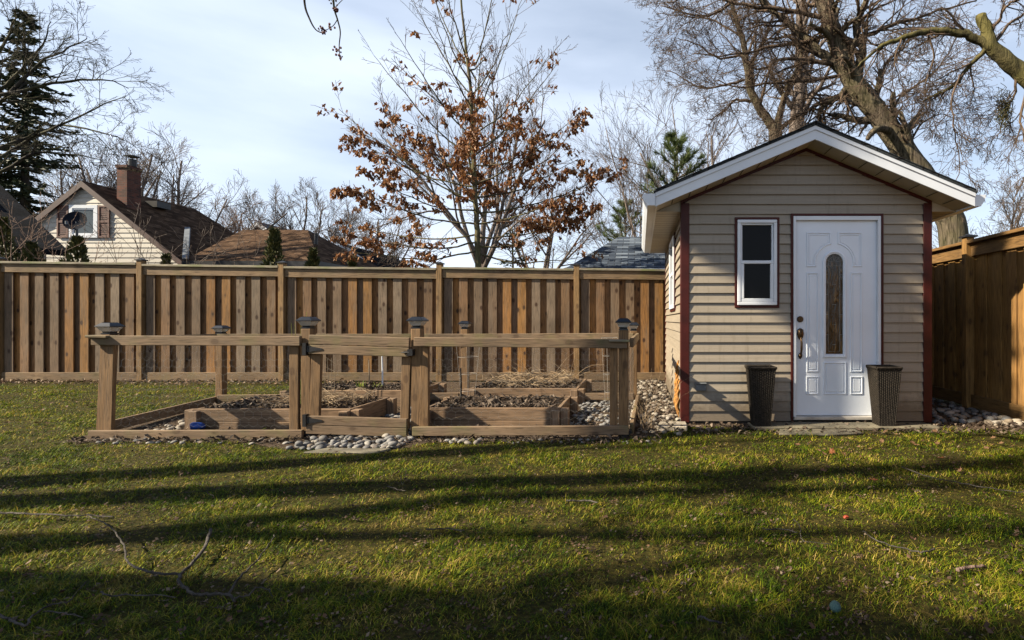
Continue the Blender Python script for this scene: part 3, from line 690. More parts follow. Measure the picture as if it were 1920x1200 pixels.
b.tube([(x, DY-.012, z-.02), (x, DY-.04, z-.05), (x, DY-.055, z-.10), (x, DY-.053, z-.16), (x, DY-.035, z-.21), (x, DY-.008, z-.235)], [.009, .010, .012, .012, .011, .010], 10)
b.tube([(x, DY-.002, z-.205), (x, DY-.01, z-.225), (x, DY-.01, z-.24), (x, DY-.002, z-.262)], [.010, .022, .02, .008], 12)
b.tube([(x-.012, DY-.02, z+.018), (x, DY-.05, z+.022), (x+.012, DY-.02, z+.018)], [.008, .014, .008], 8)
b.build('handle', 'bronze', door, smooth=True)
b = MB(); x, z = P(1313, 725, SY0).x, P(1313, 725, SY0).z; b.box(x-.055, x+.055, SY0-.075, SY0-.012, z-.035, z+.035); b.box(x-.062, x+.062, SY0-.09, SY0-.012, z+.036, z+.046); b.build('vent_hood', 'graybox', sh, bevel=.006)
b = MB()                                                   # hole with torn insulation low on the side wall
for k in range(60):
    y = rnd.uniform(5.75, 6.25); z = .12+rnd.random()**1.4*.5*(1-abs(y-6.0)/.35)
    b.tube([(SX0-.012, y, z+.09), (SX0-.03-rnd.random()*.02, y+rnd.uniform(-.01, .01), z), (SX0-.02, y+rnd.uniform(-.02, .02), max(.01, z-.1))], [.008, .012, .006], 4)
b.build('exposed_insulation', 'rust_foam', sh)

# ------------------------------------------------------------------ wicker planters
def planter(px0, px1, ptop, pbot, Y, label, rz=0):
    base = P((px0+px1)/2, pbot, Y); base.z = .035; top = P(0, ptop, Y).z
    off = (px0+px1)/2-1200; wt = (px1-px0)/FPX*Y/(1+off/1000*.85); base.x -= wt*.3*off/1000; wb = wt*.66; root = thing('wicker_planter', base, label, 'planter', 'planters beside the shed door')
    rot = Matrix.Rotation(rz, 3, 'Z')
    nx, nz_ = 22, 70; b = MB(); H = top-base.z
    for f in range(4):
        Rf = Matrix.Rotation(f*math.pi/2, 3, 'Z')
        grid = []
        for j in range(nz_+1):
            t_ = j/nz_; wv = (wb+(wt-wb)*t_)
            if t_ > .965: wv += .012
            for i in range(nx+1):
                u = i/nx-.5
                ph = (i % 2)*.5
                e = (.0035 if ((i//2)+j) % 2 else -.001)-(.006 if i % 2 == 0 else 0)
                q = rot @ (Rf @ Vector((u*wv, -(wv/2+ (e if 0 < i < nx else 0)), 0))); grid.append((base.x+q.x, base.y+q.y, base.z+H*t_))
        b.add(grid, [(j*(nx+1)+i, j*(nx+1)+i+1, (j+1)*(nx+1)+i+1, (j+1)*(nx+1)+i) for j in range(nz_) for i in range(nx)])
    b.build('woven_body', 'wicker', root)
    b = MB(); 
    for f in range(4):
        Rf = rot @ Matrix.Rotation(f*math.pi/2, 3, 'Z'); a = Rf @ Vector((-wt/2, -wt/2, 0)); c_ = Rf @ Vector((wt/2, -wt/2, 0))
        b.tube([base+a+Vector((0, 0, H)), base+c_+Vector((0, 0, H))], .013, 8)
    b.build('rim', 'wicker', root)
    b = MB(); q = [base+rot @ Vector((a*wt*.46, c_*wt*.46, H-.05)) for a, c_ in ((-1, -1), (1, -1), (1, 1), (-1, 1))]; b.add(q, [(0, 1, 2, 3)])
    q = [base+rot @ Vector((a*wb*.46, c_*wb*.46, .0)) for a, c_ in ((-1, -1), (1, -1), (1, 1), (-1, 1))]; b.add(q, [(0, 1, 2, 3)]); b.build('soil', 'soil', root)
    return root
planter(1401, 1457, 688, 803, 5.33, 'tall dark woven planter left of the shed door below the window')
planter(1632, 1695, 688, 802, 5.33, 'tall dark woven planter right of the shed door')

# ------------------------------------------------------------------ slabs
def slab(name, pts, z0, z1, m, label, cat):
    pts = jag(pts, .008, .1, rnd); c = Vector((sum(p[0] for p in pts)/len(pts), sum(p[1] for p in pts)/len(pts), 0)); b = MB()
    b.prism([(p[0], p[1], z0) for p in pts], (0, 0, z1-z0)); o = b.build(name, m, None, origin=c, bevel=.008); return tag(o, label, cat)
slab('flagstone', [(1.12, 5.2), (2.95, 5.2), (2.9, 5.45), (1.1, 5.47)], 0, .035, 'slab', 'wide mossy stone doorstep under the shed door', 'step')
slab('flagstone', [(1.3, 4.98), (1.75, 4.94), (2.1, 5.02), (2.08, 5.18), (1.35, 5.18)], 0, .022, 'slab', 'small dark flagstone in the grass in front of the shed doorstep', 'flagstone')
slab('concrete_paver', [(.17, 5.17), (.46, 5.17), (.46, 5.42), (.2, 5.42)], 0, .05, 'paver', 'pale concrete block at the front left foot of the shed', 'paver')
slab('flagstone', [(-2.72, 4.30), (-2.12, 4.28), (-2.05, 4.42), (-2.6, 4.44)], 0, .018, 'slab', 'thin dark flagstone in the grass before the garden gate', 'flagstone')

# ------------------------------------------------------------------ garden enclosure
GY = 4.86; GS = FPX/GY
def gx(px, Y=GY): return (px-1200)/FPX*Y
def gz(py, Y=GY): return EYE+(600-py)/FPX*Y
gf = thing('garden_fence', (gx(680), GY, 0), 'low wooden garden enclosure with wire netting, gate and solar post lights', 'fence')
def lamp(x, y, z):
    b = MB(); b.frus((x, y), .085, .085, z, z+.012); b.frus((x, y), .066, .075, z+.012, z+.03); l = b.build('solar_light', 'lampcap', gf)
    b = MB(); b.frus((x, y), .080, .128, z+.026, z+.066); b.build('lens', 'lens', l)
    b = MB(); b.frus((x, y), .150, .150, z+.067, z+.075); b.frus((x, y), .150, .085, z+.075, z+.106); b.build('lamp_roof', 'lampcap', l, bevel=.003)
    b = MB(); b.frus((x, y), .074, .074, z+.106, z+.109); b.build('solar_panel', 'glass', l)
def gpost(x, y, top, w=.089, lean=0):
    b = MB(); vs = [(x+a*w/2+(lean if k == 0 else 0), y+c_*w/2, z) for k, z in ((0, -.02), (1, top)) for c_ in (-1, 1) for a in (-1, 1)]
    b.add(vs, [(0, 2, 3, 1), (4, 5, 7, 6), (0, 1, 5, 4), (2, 6, 7, 3), (0, 4, 6, 2), (1, 3, 7, 5)]); b.build('post', 'gpost', gf, bevel=.006); lamp(x, y, top)
PT = .965
gpost(gx(196), GY+.05, gz(627), lean=-.05); gpost(gx(572), GY+.05, gz(616)); gpost(gx(779), GY+.05, gz(616)); gpost(gx(1169), GY+.05, gz(619))
gpost(P(415, 0, 6.8).x, 6.8, gz(626, 6.8)); gpost(-2.31, 7.05, gz(617, 7.05)); gpost(P(1188, 0, 6.9).x, 6.9, gz(620, 6.9))
def vert(px0, px1, y0, y1, lean=0):
    b = MB(); x0, x1 = gx(px0), gx(px1)
    vs = [(x+(lean if z < .5 else 0), y, z) for z in (gz(y1), gz(y0)) for y in (GY-.0, GY+.038) for x in (x0, x1)]
    b.add(vs, [(0, 2, 3, 1), (4, 5, 7, 6), (0, 1, 5, 4), (2, 6, 7, 3), (0, 4, 6, 2), (1, 3, 7, 5)]); b.build('upright', 'gpost', gf, bevel=.004)
vert(195, 213, 640, 808, -.02); vert(542, 559, 640, 806); vert(787, 803, 640, 802); vert(1143, 1158, 645, 800); 
def rail(pxa, pya, pxb, pyb, h, m='grail', y0=-.04, th=.038, nm='rail', base=None):
    base = GY if base is None else base; b = MB()
    b.prism([(gx(pxa, base), base+y0, gz(pya+h, base)), (gx(pxb, base), base+y0, gz(pyb+h, base)), (gx(pxb, base), base+y0, gz(pyb, base)), (gx(pxa, base), base+y0, gz(pya, base))], (0, th, 0)); b.build(nm, m, gf, bevel=.004)
rail(178, 629, 567, 630, 18); rail(172, 806, 571, 805, 18)
rail(779, 632, 1176, 636, 17); rail(776, 799, 1179, 797, 17)
rail(174, 628, 214, 629, 4.5, y0=-.075, th=.14, nm='cap_board'); rail(1143, 636, 1181, 637, 4, 'cap', y0=-.075, th=.14, nm='cap_board')
# back rails and sides
pa, pb, pc = Vector((P(415, 0, 6.8).x, 6.8, .86)), Vector((-2.31, 7.05, .855)), Vector((P(1188, 0, 6.9).x, 6.9, .87))
for p, q in ((pa, pb), (pb, pc)):
    for z in (-.0, -.77): b = MB(); b.beam(p+Vector((0, -.06, z)), q+Vector((0, -.06, z)), .036, .088); b.build('back_rail', 'grail', gf, bevel=.004)
fl = Vector((gx(190), GY+.02, .88)); fr = Vector((gx(1178), GY+.02, .87))
for z, hh in ((0, .085), (-.80, .10)):
    b = MB(); b.beam(fl+Vector((-.07, .05, z)), pa+Vector((-.05, 0, z)), .036, hh); b.build('side_rail', 'grail_y', gf, bevel=.004)
    b = MB(); b.beam(fr+Vector((.03, .05, z)), pc+Vector((.055, 0, z)), .036, hh); b.build('side_rail', 'grail_y', gf, bevel=.004)
# metal ground spikes under the posts
for px in (184, 572, 779, 1174):
    b = MB(); x = gx(px); b.box(x-.05, x+.05, GY+.0, GY+.1, -.02, .07); b.build('post_base', 'blackmetal', gf)
# stray picket leaning by the gate post
b = MB(); b.beam((gx(566), GY+.03, .03), (gx(562), GY+.05, gz(752)), .03, .018, (0, 1, 0)); b.build('picket', 'bed_z', gf)
# gate, sagging slightly to the right
gt = MB(); gx0, gx1 = gx(581.5), gx(768); rot = Matrix.Rotation(R(1.75), 3, 'Y'); pv = Vector((gx0, GY, .5))
gate_root = None
def gbox(nm, m, x0, x1, y0, y1, z0, z1, par): 
    b = MB(); b.box(x0, x1, y0, y1, z0, z1, rot, pv); return b.build(nm, m, par, bevel=.004)
gate = gbox('gate', 'gpost', gx0, gx0+.089, GY+.0, GY+.038, .115, gz(640), gf)
gbox('stile', 'gpost', gx1-.08, gx1, GY+.0, GY+.038, .115, gz(645), gate)
gbox('gate_rail', 'grail', gx0-.003, gx1, GY-.038, GY-.002, gz(645), gz(627.5), gate)
gbox('gate_rail', 'grail', gx0-.003, gx1, GY-.040, GY-.002, gz(663), gz(646), gate)
gbox('gate_rail', 'grail', gx0-.003, gx1, GY-.040, GY-.002, gz(795), gz(778.5), gate)
gbox('gate_rail', 'grail', gx0-.003, gx1, GY-.038, GY-.002, gz(812), gz(795.5), gate)
for z in (gz(654), gz(787)):
    b = MB(); x = gx(579.5)
    b.box(x-.032, x-.002, GY-.048, GY-.0, z-.055, z+.055); b.tube([(x, GY-.05, z-.055), (x, GY-.05, z+.055)], .006, 6)
    b.prism([(x+.003, GY-.046, z+.03), (x+.003, GY-.046, z-.03), (x+.145, GY-.046, z-.008), (x+.145, GY-.046, z+.006)], (0, .004, 0)); b.build('hinge', 'blackmetal', gate)
b = MB(); x, z = gx(768), gz(660); b.box(x-.035, x+.0, GY-.05, GY-.042, z-.01, z+.01); b.box(x+.004, x+.05, GY-.058, GY-.0, z-.03, z+.028); b.tube([(x-.05, GY-.052, z-.002), (x+.02, GY-.054, z)], .006, 6); b.build('latch', 'blackmetal', gate)
# wire netting
def netting(p, q, z0, z1, s=.045):
    p, q = Vector(p), Vector(q); d = q-p; L = d.length; d.normalize(); b = MB(); r = .00055
    nr = int((z1-z0)/(s*1.5)); nc = int(L/(s*math.sqrt(3)))
    def pt(u, z): return p+d*u+Vector((0, 0, z))
    for j in range(nr+1):
        for i in range(nc):
            u = (i+(.5 if j % 2 else 0))*s*1.732; z = z0+j*s*1.5
            a, c_, e, f = pt(u, z), pt(u+s*.866, z+s*.5), pt(u+s*1.732, z), pt(u+s*.866, z+s*1.5)
            b.tube([a, c_, e], r, 3, False); b.tube([c_, f], r, 3, False)
    b.build('wire_netting', 'wire', gf)
netting(fl+Vector((-.03, .05, -.88)), pa+Vector((0, 0, -.86)), .08, .84); netting(pa+Vector((.06, .0, -.86)), pb+Vector((0, 0, -.855)), .08, .82)
netting(pb+Vector((0, 0, -.855)), pc+Vector((0, 0, -.87)), .08, .82); netting(fr+Vector((0, .05, -.87)), pc+Vector((0, 0, -.87)), .08, .84)
# front wire panels
netting(Vector((gx(215), GY+.02, 0)), Vector((gx(541), GY+.02, 0)), .1, .84); netting(Vector((gx(805), GY+.02, 0)), Vector((gx(1142), GY+.02, 0)), .1, .84)

# ------------------------------------------------------------------ raised beds
def bed(x0, x1, y0, y1, label, h=.2):
    r = thing('raised_bed', ((x0+x1)/2, (y0+y1)/2, 0), label, 'raised bed', 'raised beds inside the garden fence')
    t = .038
    for ya in (y0, y1-t):
        boxp('board', 'bed_x', r, x0+.0, x1-.0, ya, ya+t, .0, h*.36, bevel=.004); boxp('board', 'bed_x', r, x0+.001, x1-.001, ya+.002, ya+t, h*.365, h, bevel=.004)
    for xa in (x0, x1-t):
        boxp('board', 'bed_y', r, xa, xa+t, y0+t+.002, y1-t-.002, 0, h*.36, bevel=.004); boxp('board', 'bed_y', r, xa+.001, xa+t, y0+t+.002, y1-t-.002, h*.365, h-.002, bevel=.004)
    for xa, sx in ((x0, -1), (x1, 1)):
        for ya, sy in ((y0, -1), (y1, 1)):
            b = MB(); w_ = .082
            u0, u1 = sorted((xa+sx*.002, xa+sx*(w_+.002))); v0, v1 = sorted((ya-sy*.0, ya-sy*.09)); b.box(u0, u1, v0, v1, 0, h-.01)
            u0, u1 = sorted((xa-sx*.10, xa-sx*.01)); v0, v1 = sorted((ya+sy*.002, ya+sy*.06)); b.box(u0+sx*.012, u1+sx*.012, v0, v1, 0, h-.014); b.build('corner_block', 'bed_z', r, bevel=.005)
    nx, ny = 26, 16; b = MB(); g = []
    for j in range(ny+1):
        for i in range(nx+1):
            u, v_ = i/nx, j/ny; e = min(u, 1-u, v_, 1-v_)
            g.append((x0+t+(x1-x0-2*t)*u, y0+t+(y1-y0-2*t)*v_, h-.05+.03*min(1, e*6)+rnd.uniform(-.008, .012)))
    b.add(g, [(j*(nx+1)+i, j*(nx+1)+i+1, (j+1)*(nx+1)+i+1, (j+1)*(nx+1)+i) for j in range(ny) for i in range(nx)]); b.build('soil', 'soil', r)
    return r
BEDS = [(-4.42, -2.86, 5.27, 6.1, 'front raised bed on the left, its corner blocks facing the left fence post'),
        (-4.42, -2.80, 6.66, 7.5, 'rear raised bed seen through the garden gate with green shoots in it'),
        (-2.17, -.80, 5.33, 6.2, 'front raised bed on the right with a round brown clod in it'),
        (-2.20, -.80, 6.86, 8.0, 'rear raised bed on the right covered with long dry stems')]
for x0, x1, y0, y1, lb in BEDS: bed(x0, x1, y0, y1, lb)

def debris(name, label, x0, x1, y0, y1, z, n, m, lmin, lmax, r, lift=.03, flat=True, seed=1):
    rr = random.Random(seed); b = MB()
    for k in range(n):
        x, y = rr.uniform(x0, x1), rr.uniform(y0, y1); L = rr.uniform(lmin, lmax); a = rr.uniform(0, 2*math.pi); e = rr.uniform(0, lift)
        d = Vector((math.cos(a)*L, math.sin(a)*L, rr.uniform(-.4, .8)*min(L, .1))); p = Vector((x, y, z+e)); mid = p+d*.5+Vector((rr.uniform(-.1, .1)*L, rr.uniform(-.1, .1)*L, rr.uniform(0, .2)*L))
        q = p+d
        for v_ in (mid, q): v_.x = min(max(v_.x, x0), x1); v_.y = min(max(v_.y, y0), y1); v_.z = max(v_.z, z)
        if flat and rr.random() < .55:
            s = Vector((-d.y, d.x, rr.uniform(-.5, .5)*L)).normalized()*rr.uniform(.008, .018); b.add([p-s, mid+s*1.3, q, mid-s*1.2+Vector((0, 0, .01))], [(0, 3, 2, 1)])
        else: b.tube([p, mid, q], [r, r*.9, r*.5], 3, False)
    o = b.build(name, m, None, origin=((x0+x1)/2, (y0+y1)/2, z)); tag(o, label, 'plant debris', kind='stuff')
for i, (x0, x1, y0, y1, lb) in enumerate(BEDS):
    debris('mulch', ['dark shredded mulch in the front left raised bed', 'dark mulch in the rear left raised bed', 'dark mulch in the front right raised bed', 'brown mulch in the rear right raised bed'][i], x0+.05, x1-.05, y0+.05, y1-.05, .17, 1500, 'debris', .02, .09, .003, .03, seed=i+11)
debris('dry_stems', 'tangle of pale dry stems in the front left raised bed', -3.85, -2.95, 5.35, 6.0, .20, 170, 'straw', .12, .42, .0034, .06, False, 31)
debris('dry_stems', 'tangle of dry brown stems lying in the rear right raised bed', -2.05, -.95, 6.95, 7.8, .19, 340, 'straw', .15, .5, .0034, .12, False, 32)
debris('ground_litter', 'dead leaves and litter on the soil of the garden paths', -4.95, -.05, 4.75, 6.7, .006, 1500, 'debris', .02, .07, .002, .012, seed=41)
debris('ground_litter', 'dead leaves and litter along the foot of the back fence', -11.5, -5.0, 8.85, 9.33, .006, 1300, 'deadleaf', .02, .07, .002, .03, seed=42)
debris('ground_litter', 'leaf litter between the garden and the shed wall', -.08, .42, 5.0, 9.3, .02, 1500, 'debris', .02, .07, .002, .03, seed=43)
debris('ground_litter', 'leaf litter in the dirt before the shed and the side fence', .5, 4.0, 5.0, 5.5, .004, 1500, 'debris', .02, .06, .002, .012, seed=44)
debris('ground_litter', 'twigs and litter in the strip under the garden front rail', -5.05, .2, 4.62, 4.9, .004, 1100, 'debris', .02, .07, .002, .012, seed=45)

# tall dry stems, cages, stakes, shoots
rr = random.Random(5)
def wisp(mb, p, h, lean, rr, r=.003):
    a = rr.uniform(0, 6.28); pts = [Vector(p)]; d = Vector((math.cos(a)*lean, math.sin(a)*lean*.5, 1)).normalized()
    for k in range(6):
        d = (d+Vector((rr.uniform(-.25, .25), rr.uniform(-.2, .2), rr.uniform(-.28, .06)))).normalized(); pts.append(pts[-1]+d*h/6)
    mb.tube(pts, [r*(1-.12*i) for i in range(7)], 4, False)
b = MB()
for k in range(26): wisp(b, (rr.uniform(-1.9, -.9), rr.uniform(7.1, 7.8), .19), rr.uniform(.25, .75), 1.1, rr)
tag(b.build('dead_shrub', 'straw', None, origin=(-1.4, 7.4, .19)), 'bare dry stems rising from the rear right raised bed', 'plant')
b = MB()
for k in range(6): wisp(b, (-2.02+rr.uniform(-.04, .04), 5.2, .0), rr.uniform(.25, .5), .9, rr, .0016)
tag(b.build('dead_weed', 'straw', None, origin=(-2.0, 5.2, 0)), 'thin dry weed in front of the right raised bed beside the gate', 'plant')
b = MB()
for k in range(30): wisp(b, (rr.uniform(-.0, .12), rr.uniform(5.0, 5.6), .0), rr.uniform(.2, .75), .35, rr, .0016)
tag(b.build('dead_weed', 'straw', None, origin=(.05, 5.3, 0)), 'dry tall grass at the right end of the garden enclosure', 'plant')
def stake(px, ptop, Y, z0, r, m, label):
    p = P(px, ptop, Y); b = MB(); b.tube([(p.x, Y, z0), (p.x+.003, Y, (z0+p.z)/2), (p.x-.004, Y, p.z)], [r, r, r*.9], 8); tag(b.build('garden_stake', m, None, origin=(p.x, Y, z0)), label, 'stake')
stake(717, 668, 7.1, .17, .011, 'white', 'white cane standing in the bed behind the gate')
stake(692, 676, 7.1, .17, .007, 'canebamboo', 'thin grey cane left of the white one behind the gate')
stake(864, 690, 6.0, .17, .011, 'deadwood', 'short dark wooden stake in the front right raised bed')
def cage(x, y, z0, rad, h, label):
    r = thing('tomato_cage', (x, y, z0), label, 'plant support')
    b = MB()
    for k in range(4):
        z = z0+h*(.25+.25*k); rk = rad*(.6+.13*k); pts = [Vector((x+rk*math.cos(a*math.pi/8), y+rk*math.sin(a*math.pi/8), z)) for a in range(17)]; b.tube(pts, .0017, 4, False)
    b.build('ring', 'wire', r); b = MB()
    for k in range(4):
        a = k*math.pi/2+.4; b.tube([(x+rad*.45*math.cos(a), y+rad*.45*math.sin(a), z0-.05), (x+rad*math.cos(a), y+rad*math.sin(a), z0+h)], .0018, 4, False)
    b.build('wire_leg', 'wire', r)
cage(-2.08, 6.45, .02, .14, .82, 'wire tomato cage before the middle rear garden post'); cage(-.36, 6.3, .02, .10, .85, 'slender wire plant cage near the right end of the garden')
b = MB(); x, y = -3.85, 6.5
for k in range(5): b.tube([(x+.03*k, y, .02), (x-.06+.05*k, y, .62)], .0028, 4)
for k in range(5): b.tube([(x-.04, y, .15+.13*k), (x+.13, y, .15+.1*k)], .002, 4)
tag(b.build('trellis', 'canebamboo', None, origin=(x, y, 0)), 'small thin cane trellis behind the gate hinge post', 'trellis')
b = MB()
for (cx, cy, n_, hh) in ((-3.62, 6.95, 16, .10), (-3.45, 7.0, 8, .06), (-3.55, 7.15, 8, .06)):
    for k in range(n_):
        a = rr.uniform(0, 6.28); p = Vector((cx+rr.uniform(-.05, .05), cy+rr.uniform(-.04, .04), .18)); q = p+Vector((math.cos(a)*.03, math.sin(a)*.03, hh*rr.uniform(.6, 1.2))); s = Vector((.006, 0, 0)); b.add([p-s, p+s, q+s*.3, q-s*.3], [(0, 1, 2, 3)])
tag(b.build('bulb_shoots', 'greenshoot', None, origin=(-3.55, 7.0, .18)), 'yellow green bulb shoots in the rear left raised bed', 'plant')
b = MB()
for k in range(4): 
    p = P(552+8*k, 615, 5.0); b.tube([(p.x, 4.97, .3), (p.x+rr.uniform(-.01, .01), 4.97, .8), (p.x+rr.uniform(-.02, .02), 4.97, EYE+rr.uniform(-.05, .10))], [.003, .003, .0015], 4)
tag(b.build('green_reed', 'greenshoot', None, origin=(P(560, 615, 5).x, 4.97, 0)), 'few green reed stalks beside the left gate post', 'plant')

def blob(name, m, c, s, label, cat, seed=1, sub=3, amp=.15, **kw):
    me = bpy.data.meshes.new(name); import bmesh
    bm = bmesh.new(); bmesh.ops.create_icosphere(bm, subdivisions=sub, radius=1); rr_ = random.Random(seed)
    ph = [rr_.uniform(0, 6.28) for _ in range(6)]
    for v_ in bm.verts:
        p = v_.co; k = 1+amp*(math.sin(p.x*3+ph[0])*math.sin(p.y*2.5+ph[1])+.6*math.sin(p.z*4+ph[2]+p.x*2))
        v_.co = Vector((p.x*s[0], p.y*s[1], p.z*s[2]))*k
    bm.to_mesh(me); bm.free(); me.materials.append(M[m]); me.polygons.foreach_set('use_smooth', [True]*len(me.polygons))
    o = bpy.data.objects.new(name, me); COL.objects.link(o); o.location = c; return tag(o, label, cat)
blob('blue_glove', 'blue', (P(373, 800, 5.2).x, 5.18, .045), (.062, .045, .045), 'bright blue rounded toy lying beside the left raised bed', 'toy', 2)
blob('soil_clod', 'debris', (P(927, 0, 5.75).x, 5.7, .205), (.055, .05, .04), 'round brown clod lying in the front right raised bed', 'clod', 3, 3, .25)
p = G(1566, 1150); blob('rubber_ball', 'teal', (p.x, p.y, .024), (.021, .021, .021), 'small teal dog ball lying in the foreground grass', 'ball', 4, 3, .02)
p = G(1586, 975); blob('orange_husk', 'orange', (p.x, p.y, .016), (.017, .012, .008), 'small bright orange ribbed husk in the grass before the shed', 'husk', 5, 3, .3)

# ------------------------------------------------------------------ stones
import bmesh
def stone_mesh(seed, m):
    rr_ = random.Random(seed); bm = bmesh.new(); bmesh.ops.create_icosphere(bm, subdivisions=2, radius=.5)
    ph = [rr_.uniform(0, 6.28) for _ in range(6)]; sx, sy, sz = rr_.uniform(.85, 1.25), rr_.uniform(.7, .95), rr_.uniform(.45, .62)
    for v_ in bm.verts:
        p = v_.co; k = 1+.16*math.sin(p.x*5+ph[0])*math.cos(p.y*4+ph[1])+.08*math.sin(p.z*7+ph[2]); v_.co = Vector((p.x*sx, p.y*sy, p.z*sz))*k
    me = bpy.data.meshes.new('river_stone'); bm.to_mesh(me); bm.free(); me.materials.append(M[m]); me.polygons.foreach_set('use_smooth', [True]*len(me.polygons)); return me
SM = [stone_mesh(i, 'stone') for i in range(6)]; SP = [stone_mesh(i+20, 'stone_pale') for i in range(6)]
rs = random.Random(12)
def stones(n, area, smin, smax, meshes, label, group, layers=1, bulk=False):
    placed = []; objs = []; tries = 0
    while len(placed) < n and tries < n*40:
        tries += 1; x, y = area(rs); s = rs.uniform(smin, smax)
        if not bulk and any((x-a)**2+(y-b_)**2 < ((s+c_)*.36)**2 and l_ == 0 for a, b_, c_, l_ in placed) and tries < n*25 and rs.random() < .93: continue
        z = s*.2; lay = 0
        if any((x-a)**2+(y-b_)**2 < ((s+c_)*.3)**2 for a, b_, c_, l_ in placed[-200:]): z += s*.35; lay = 1
        placed.append((x, y, s, lay)); objs.append((x, y, z, s))
    if bulk:
        b = MB()
        for x, y, z, s in objs:
            me = rs.choice(meshes); rz = Matrix.Rotation(rs.uniform(0, 6.28), 3, 'Z') @ Matrix.Rotation(rs.uniform(-.3, .3), 3, 'X')
            b.add([rz @ v_.co*s+Vector((x, y, z)) for v_ in me.vertices], [tuple(p.vertices) for p in me.polygons])
        o = b.build('gravel', 'stone_pale' if meshes is SP else 'stone', None, origin=(objs[0][0], objs[0][1], 0), smooth=True); tag(o, label, 'gravel', kind='stuff'); return
    for x, y, z, s in objs:
        o = bpy.data.objects.new('river_stone', rs.choice(meshes)); COL.objects.link(o); o.location = (x, y, z); o.scale = (s, s, s); o.rotation_euler = (rs.uniform(-.25, .25), rs.uniform(-.25, .25), rs.uniform(0, 6.28)); tag(o, label, 'stone', group)
U = lambda x0, x1, y0, y1: (lambda r: (r.uniform(x0, x1), r.uniform(y0, y1)))
stones(140, U(-2.93, -2.05, 4.43, 4.90), .04, .09, SM, 'smooth grey river stone in the heap under the garden gate', 'river stones under the gate')
stones(26, U(-4.9, -3.0, 4.60, 4.80), .035, .06, SM, 'small stone in the dirt under the left front rail', 'stones along the left front rail')
stones(12, U(-1.72, -1.35, 4.62, 4.76), .045, .07, SM, 'grey stone in the grass edge below the right front rail', 'stones below the right front rail')
stones(22, U(-1.3, .1, 4.64, 4.80), .025, .05, SM, 'small stone strewn below the right front rail', 'small stones by the right front rail')
stones(34, U(-4.8, -4.5, 5.0, 6.1), .05, .09, SP, 'pale stone between the left fence and the left raised bed', 'pale stones left of the bed')
stones(48, U(3.06, 3.98, 5.55, 6.3), .06, .12, SM, 'stone in the corner between the shed and the side fence', 'stones beside the shed and side fence')
stones(14, U(3.6, 3.95, 5.38, 5.6), .06, .11, SP, 'pale stone at the sunlit edge by the side fence', 'pale stones by the side fence')
stones(39, U(-.02, .42, 4.98, 5.6), .035, .075, SP, 'pale stone beside the front corner of the shed', 'pale stones at the shed corner')
stones(900, U(-.1, .42, 5.5, 9.2), .03, .08, SP, 'pale gravel between the garden and the shed wall', None, bulk=True)
stones(300, U(-.72, -.12, 5.0, 7.4), .03, .07, SM, 'grey pebbles on the path at the right end of the garden', None, bulk=True)
stones(160, U(-2.75, -2.25, 4.95, 6.6), .04, .09, SM, 'grey pebbles on the path behind the gate', None, bulk=True)
stones(160, U(3.05, 4.0, 6.3, 9.0), .05, .11, SM, 'stones in the dark gap behind the shed corner', None, bulk=True)

# ------------------------------------------------------------------ fallen leaves
def leaf_mesh(seed, m):
    rr_ = random.Random(seed); n = 14; b = MB(); c = rr_.uniform(.25, .6)
    pts = []
    for i in range(n):
        a = 2*math.pi*i/n; k = (.55 if i % 2 else 1.0)*(1-.25*math.sin(a/2))*rr_.uniform(.8, 1.1); x, y = math.cos(a)*k*.5, math.sin(a)*k*.38
        pts.append((x, y, c*(y*y*2.2+x*x*.8)+rr_.uniform(-.03, .06)))
    b.add([(0, 0, .0)]+pts, [(0, i+1, (i+1) % n+1) for i in range(n)]); co = b.v
    me = bpy.data.meshes.new('fallen_leaf'); me.from_pydata(co, [], b.f); me.materials.append(M[m]); return me
LM = [leaf_mesh(i, 'deadleaf') for i in range(6)]; LR = [leaf_mesh(i+9, 'rustleaf') for i in range(3)]
rl = random.Random(21)
def leaf(x, y, s, meshes, label, group=None, z=.028):
    o = bpy.data.objects.new('fallen_leaf', rl.choice(meshes)); COL.objects.link(o); o.location = (x, y, z); o.scale = (s, s, s)
    o.rotation_euler = (rl.uniform(-.5, .5), rl.uniform(-.5, .5), rl.uniform(0, 6.28)); tag(o, label, 'leaf', group)
def leaves(n, px0, px1, py0, py1, smin, smax, meshes, label, group):
    for k in range(n):
        p = G(rl.uniform(px0, px1), rl.uniform(py0, py1))
        if in_poly(np.array([p.x]), np.array([p.y]), [(-5.1, 4.7), (.4, 4.7), (.4, 9.3), (-5.1, 9.3)])[0] or (p.x > .4 and p.y > 5.3): continue
        leaf(p.x, p.y, rl.uniform(smin, smax), meshes, label, group)
leaves(44, 1300, 1900, 825, 890, .035, .075, LM, 'dry brown leaf in the grass close to the shed', 'dry leaves near the shed')
leaves(22, 1600, 1920, 812, 850, .05, .09, LM, 'dry leaf in the dirt between the planter and the side fence', 'dry leaves by the side fence')
leaves(34, 640, 1900, 880, 1180, .02, .04, LM, 'small pale leaf lying in the open lawn', 'small leaves on the open lawn')
leaves(26, 0, 640, 850, 1180, .02, .04, LM, 'small pale leaf in the lawn left of the gate', 'small leaves on the left lawn')
leaves(40, 0, 170, 722, 800, .03, .07, LM, 'dry leaf on the lawn at the far left by the back fence', 'dry leaves by the back fence')
leaves(30, 220, 400, 722, 750, .04, .08, LM, 'dry leaf on the lawn behind the garden corner post', 'dry leaves behind the corner post')
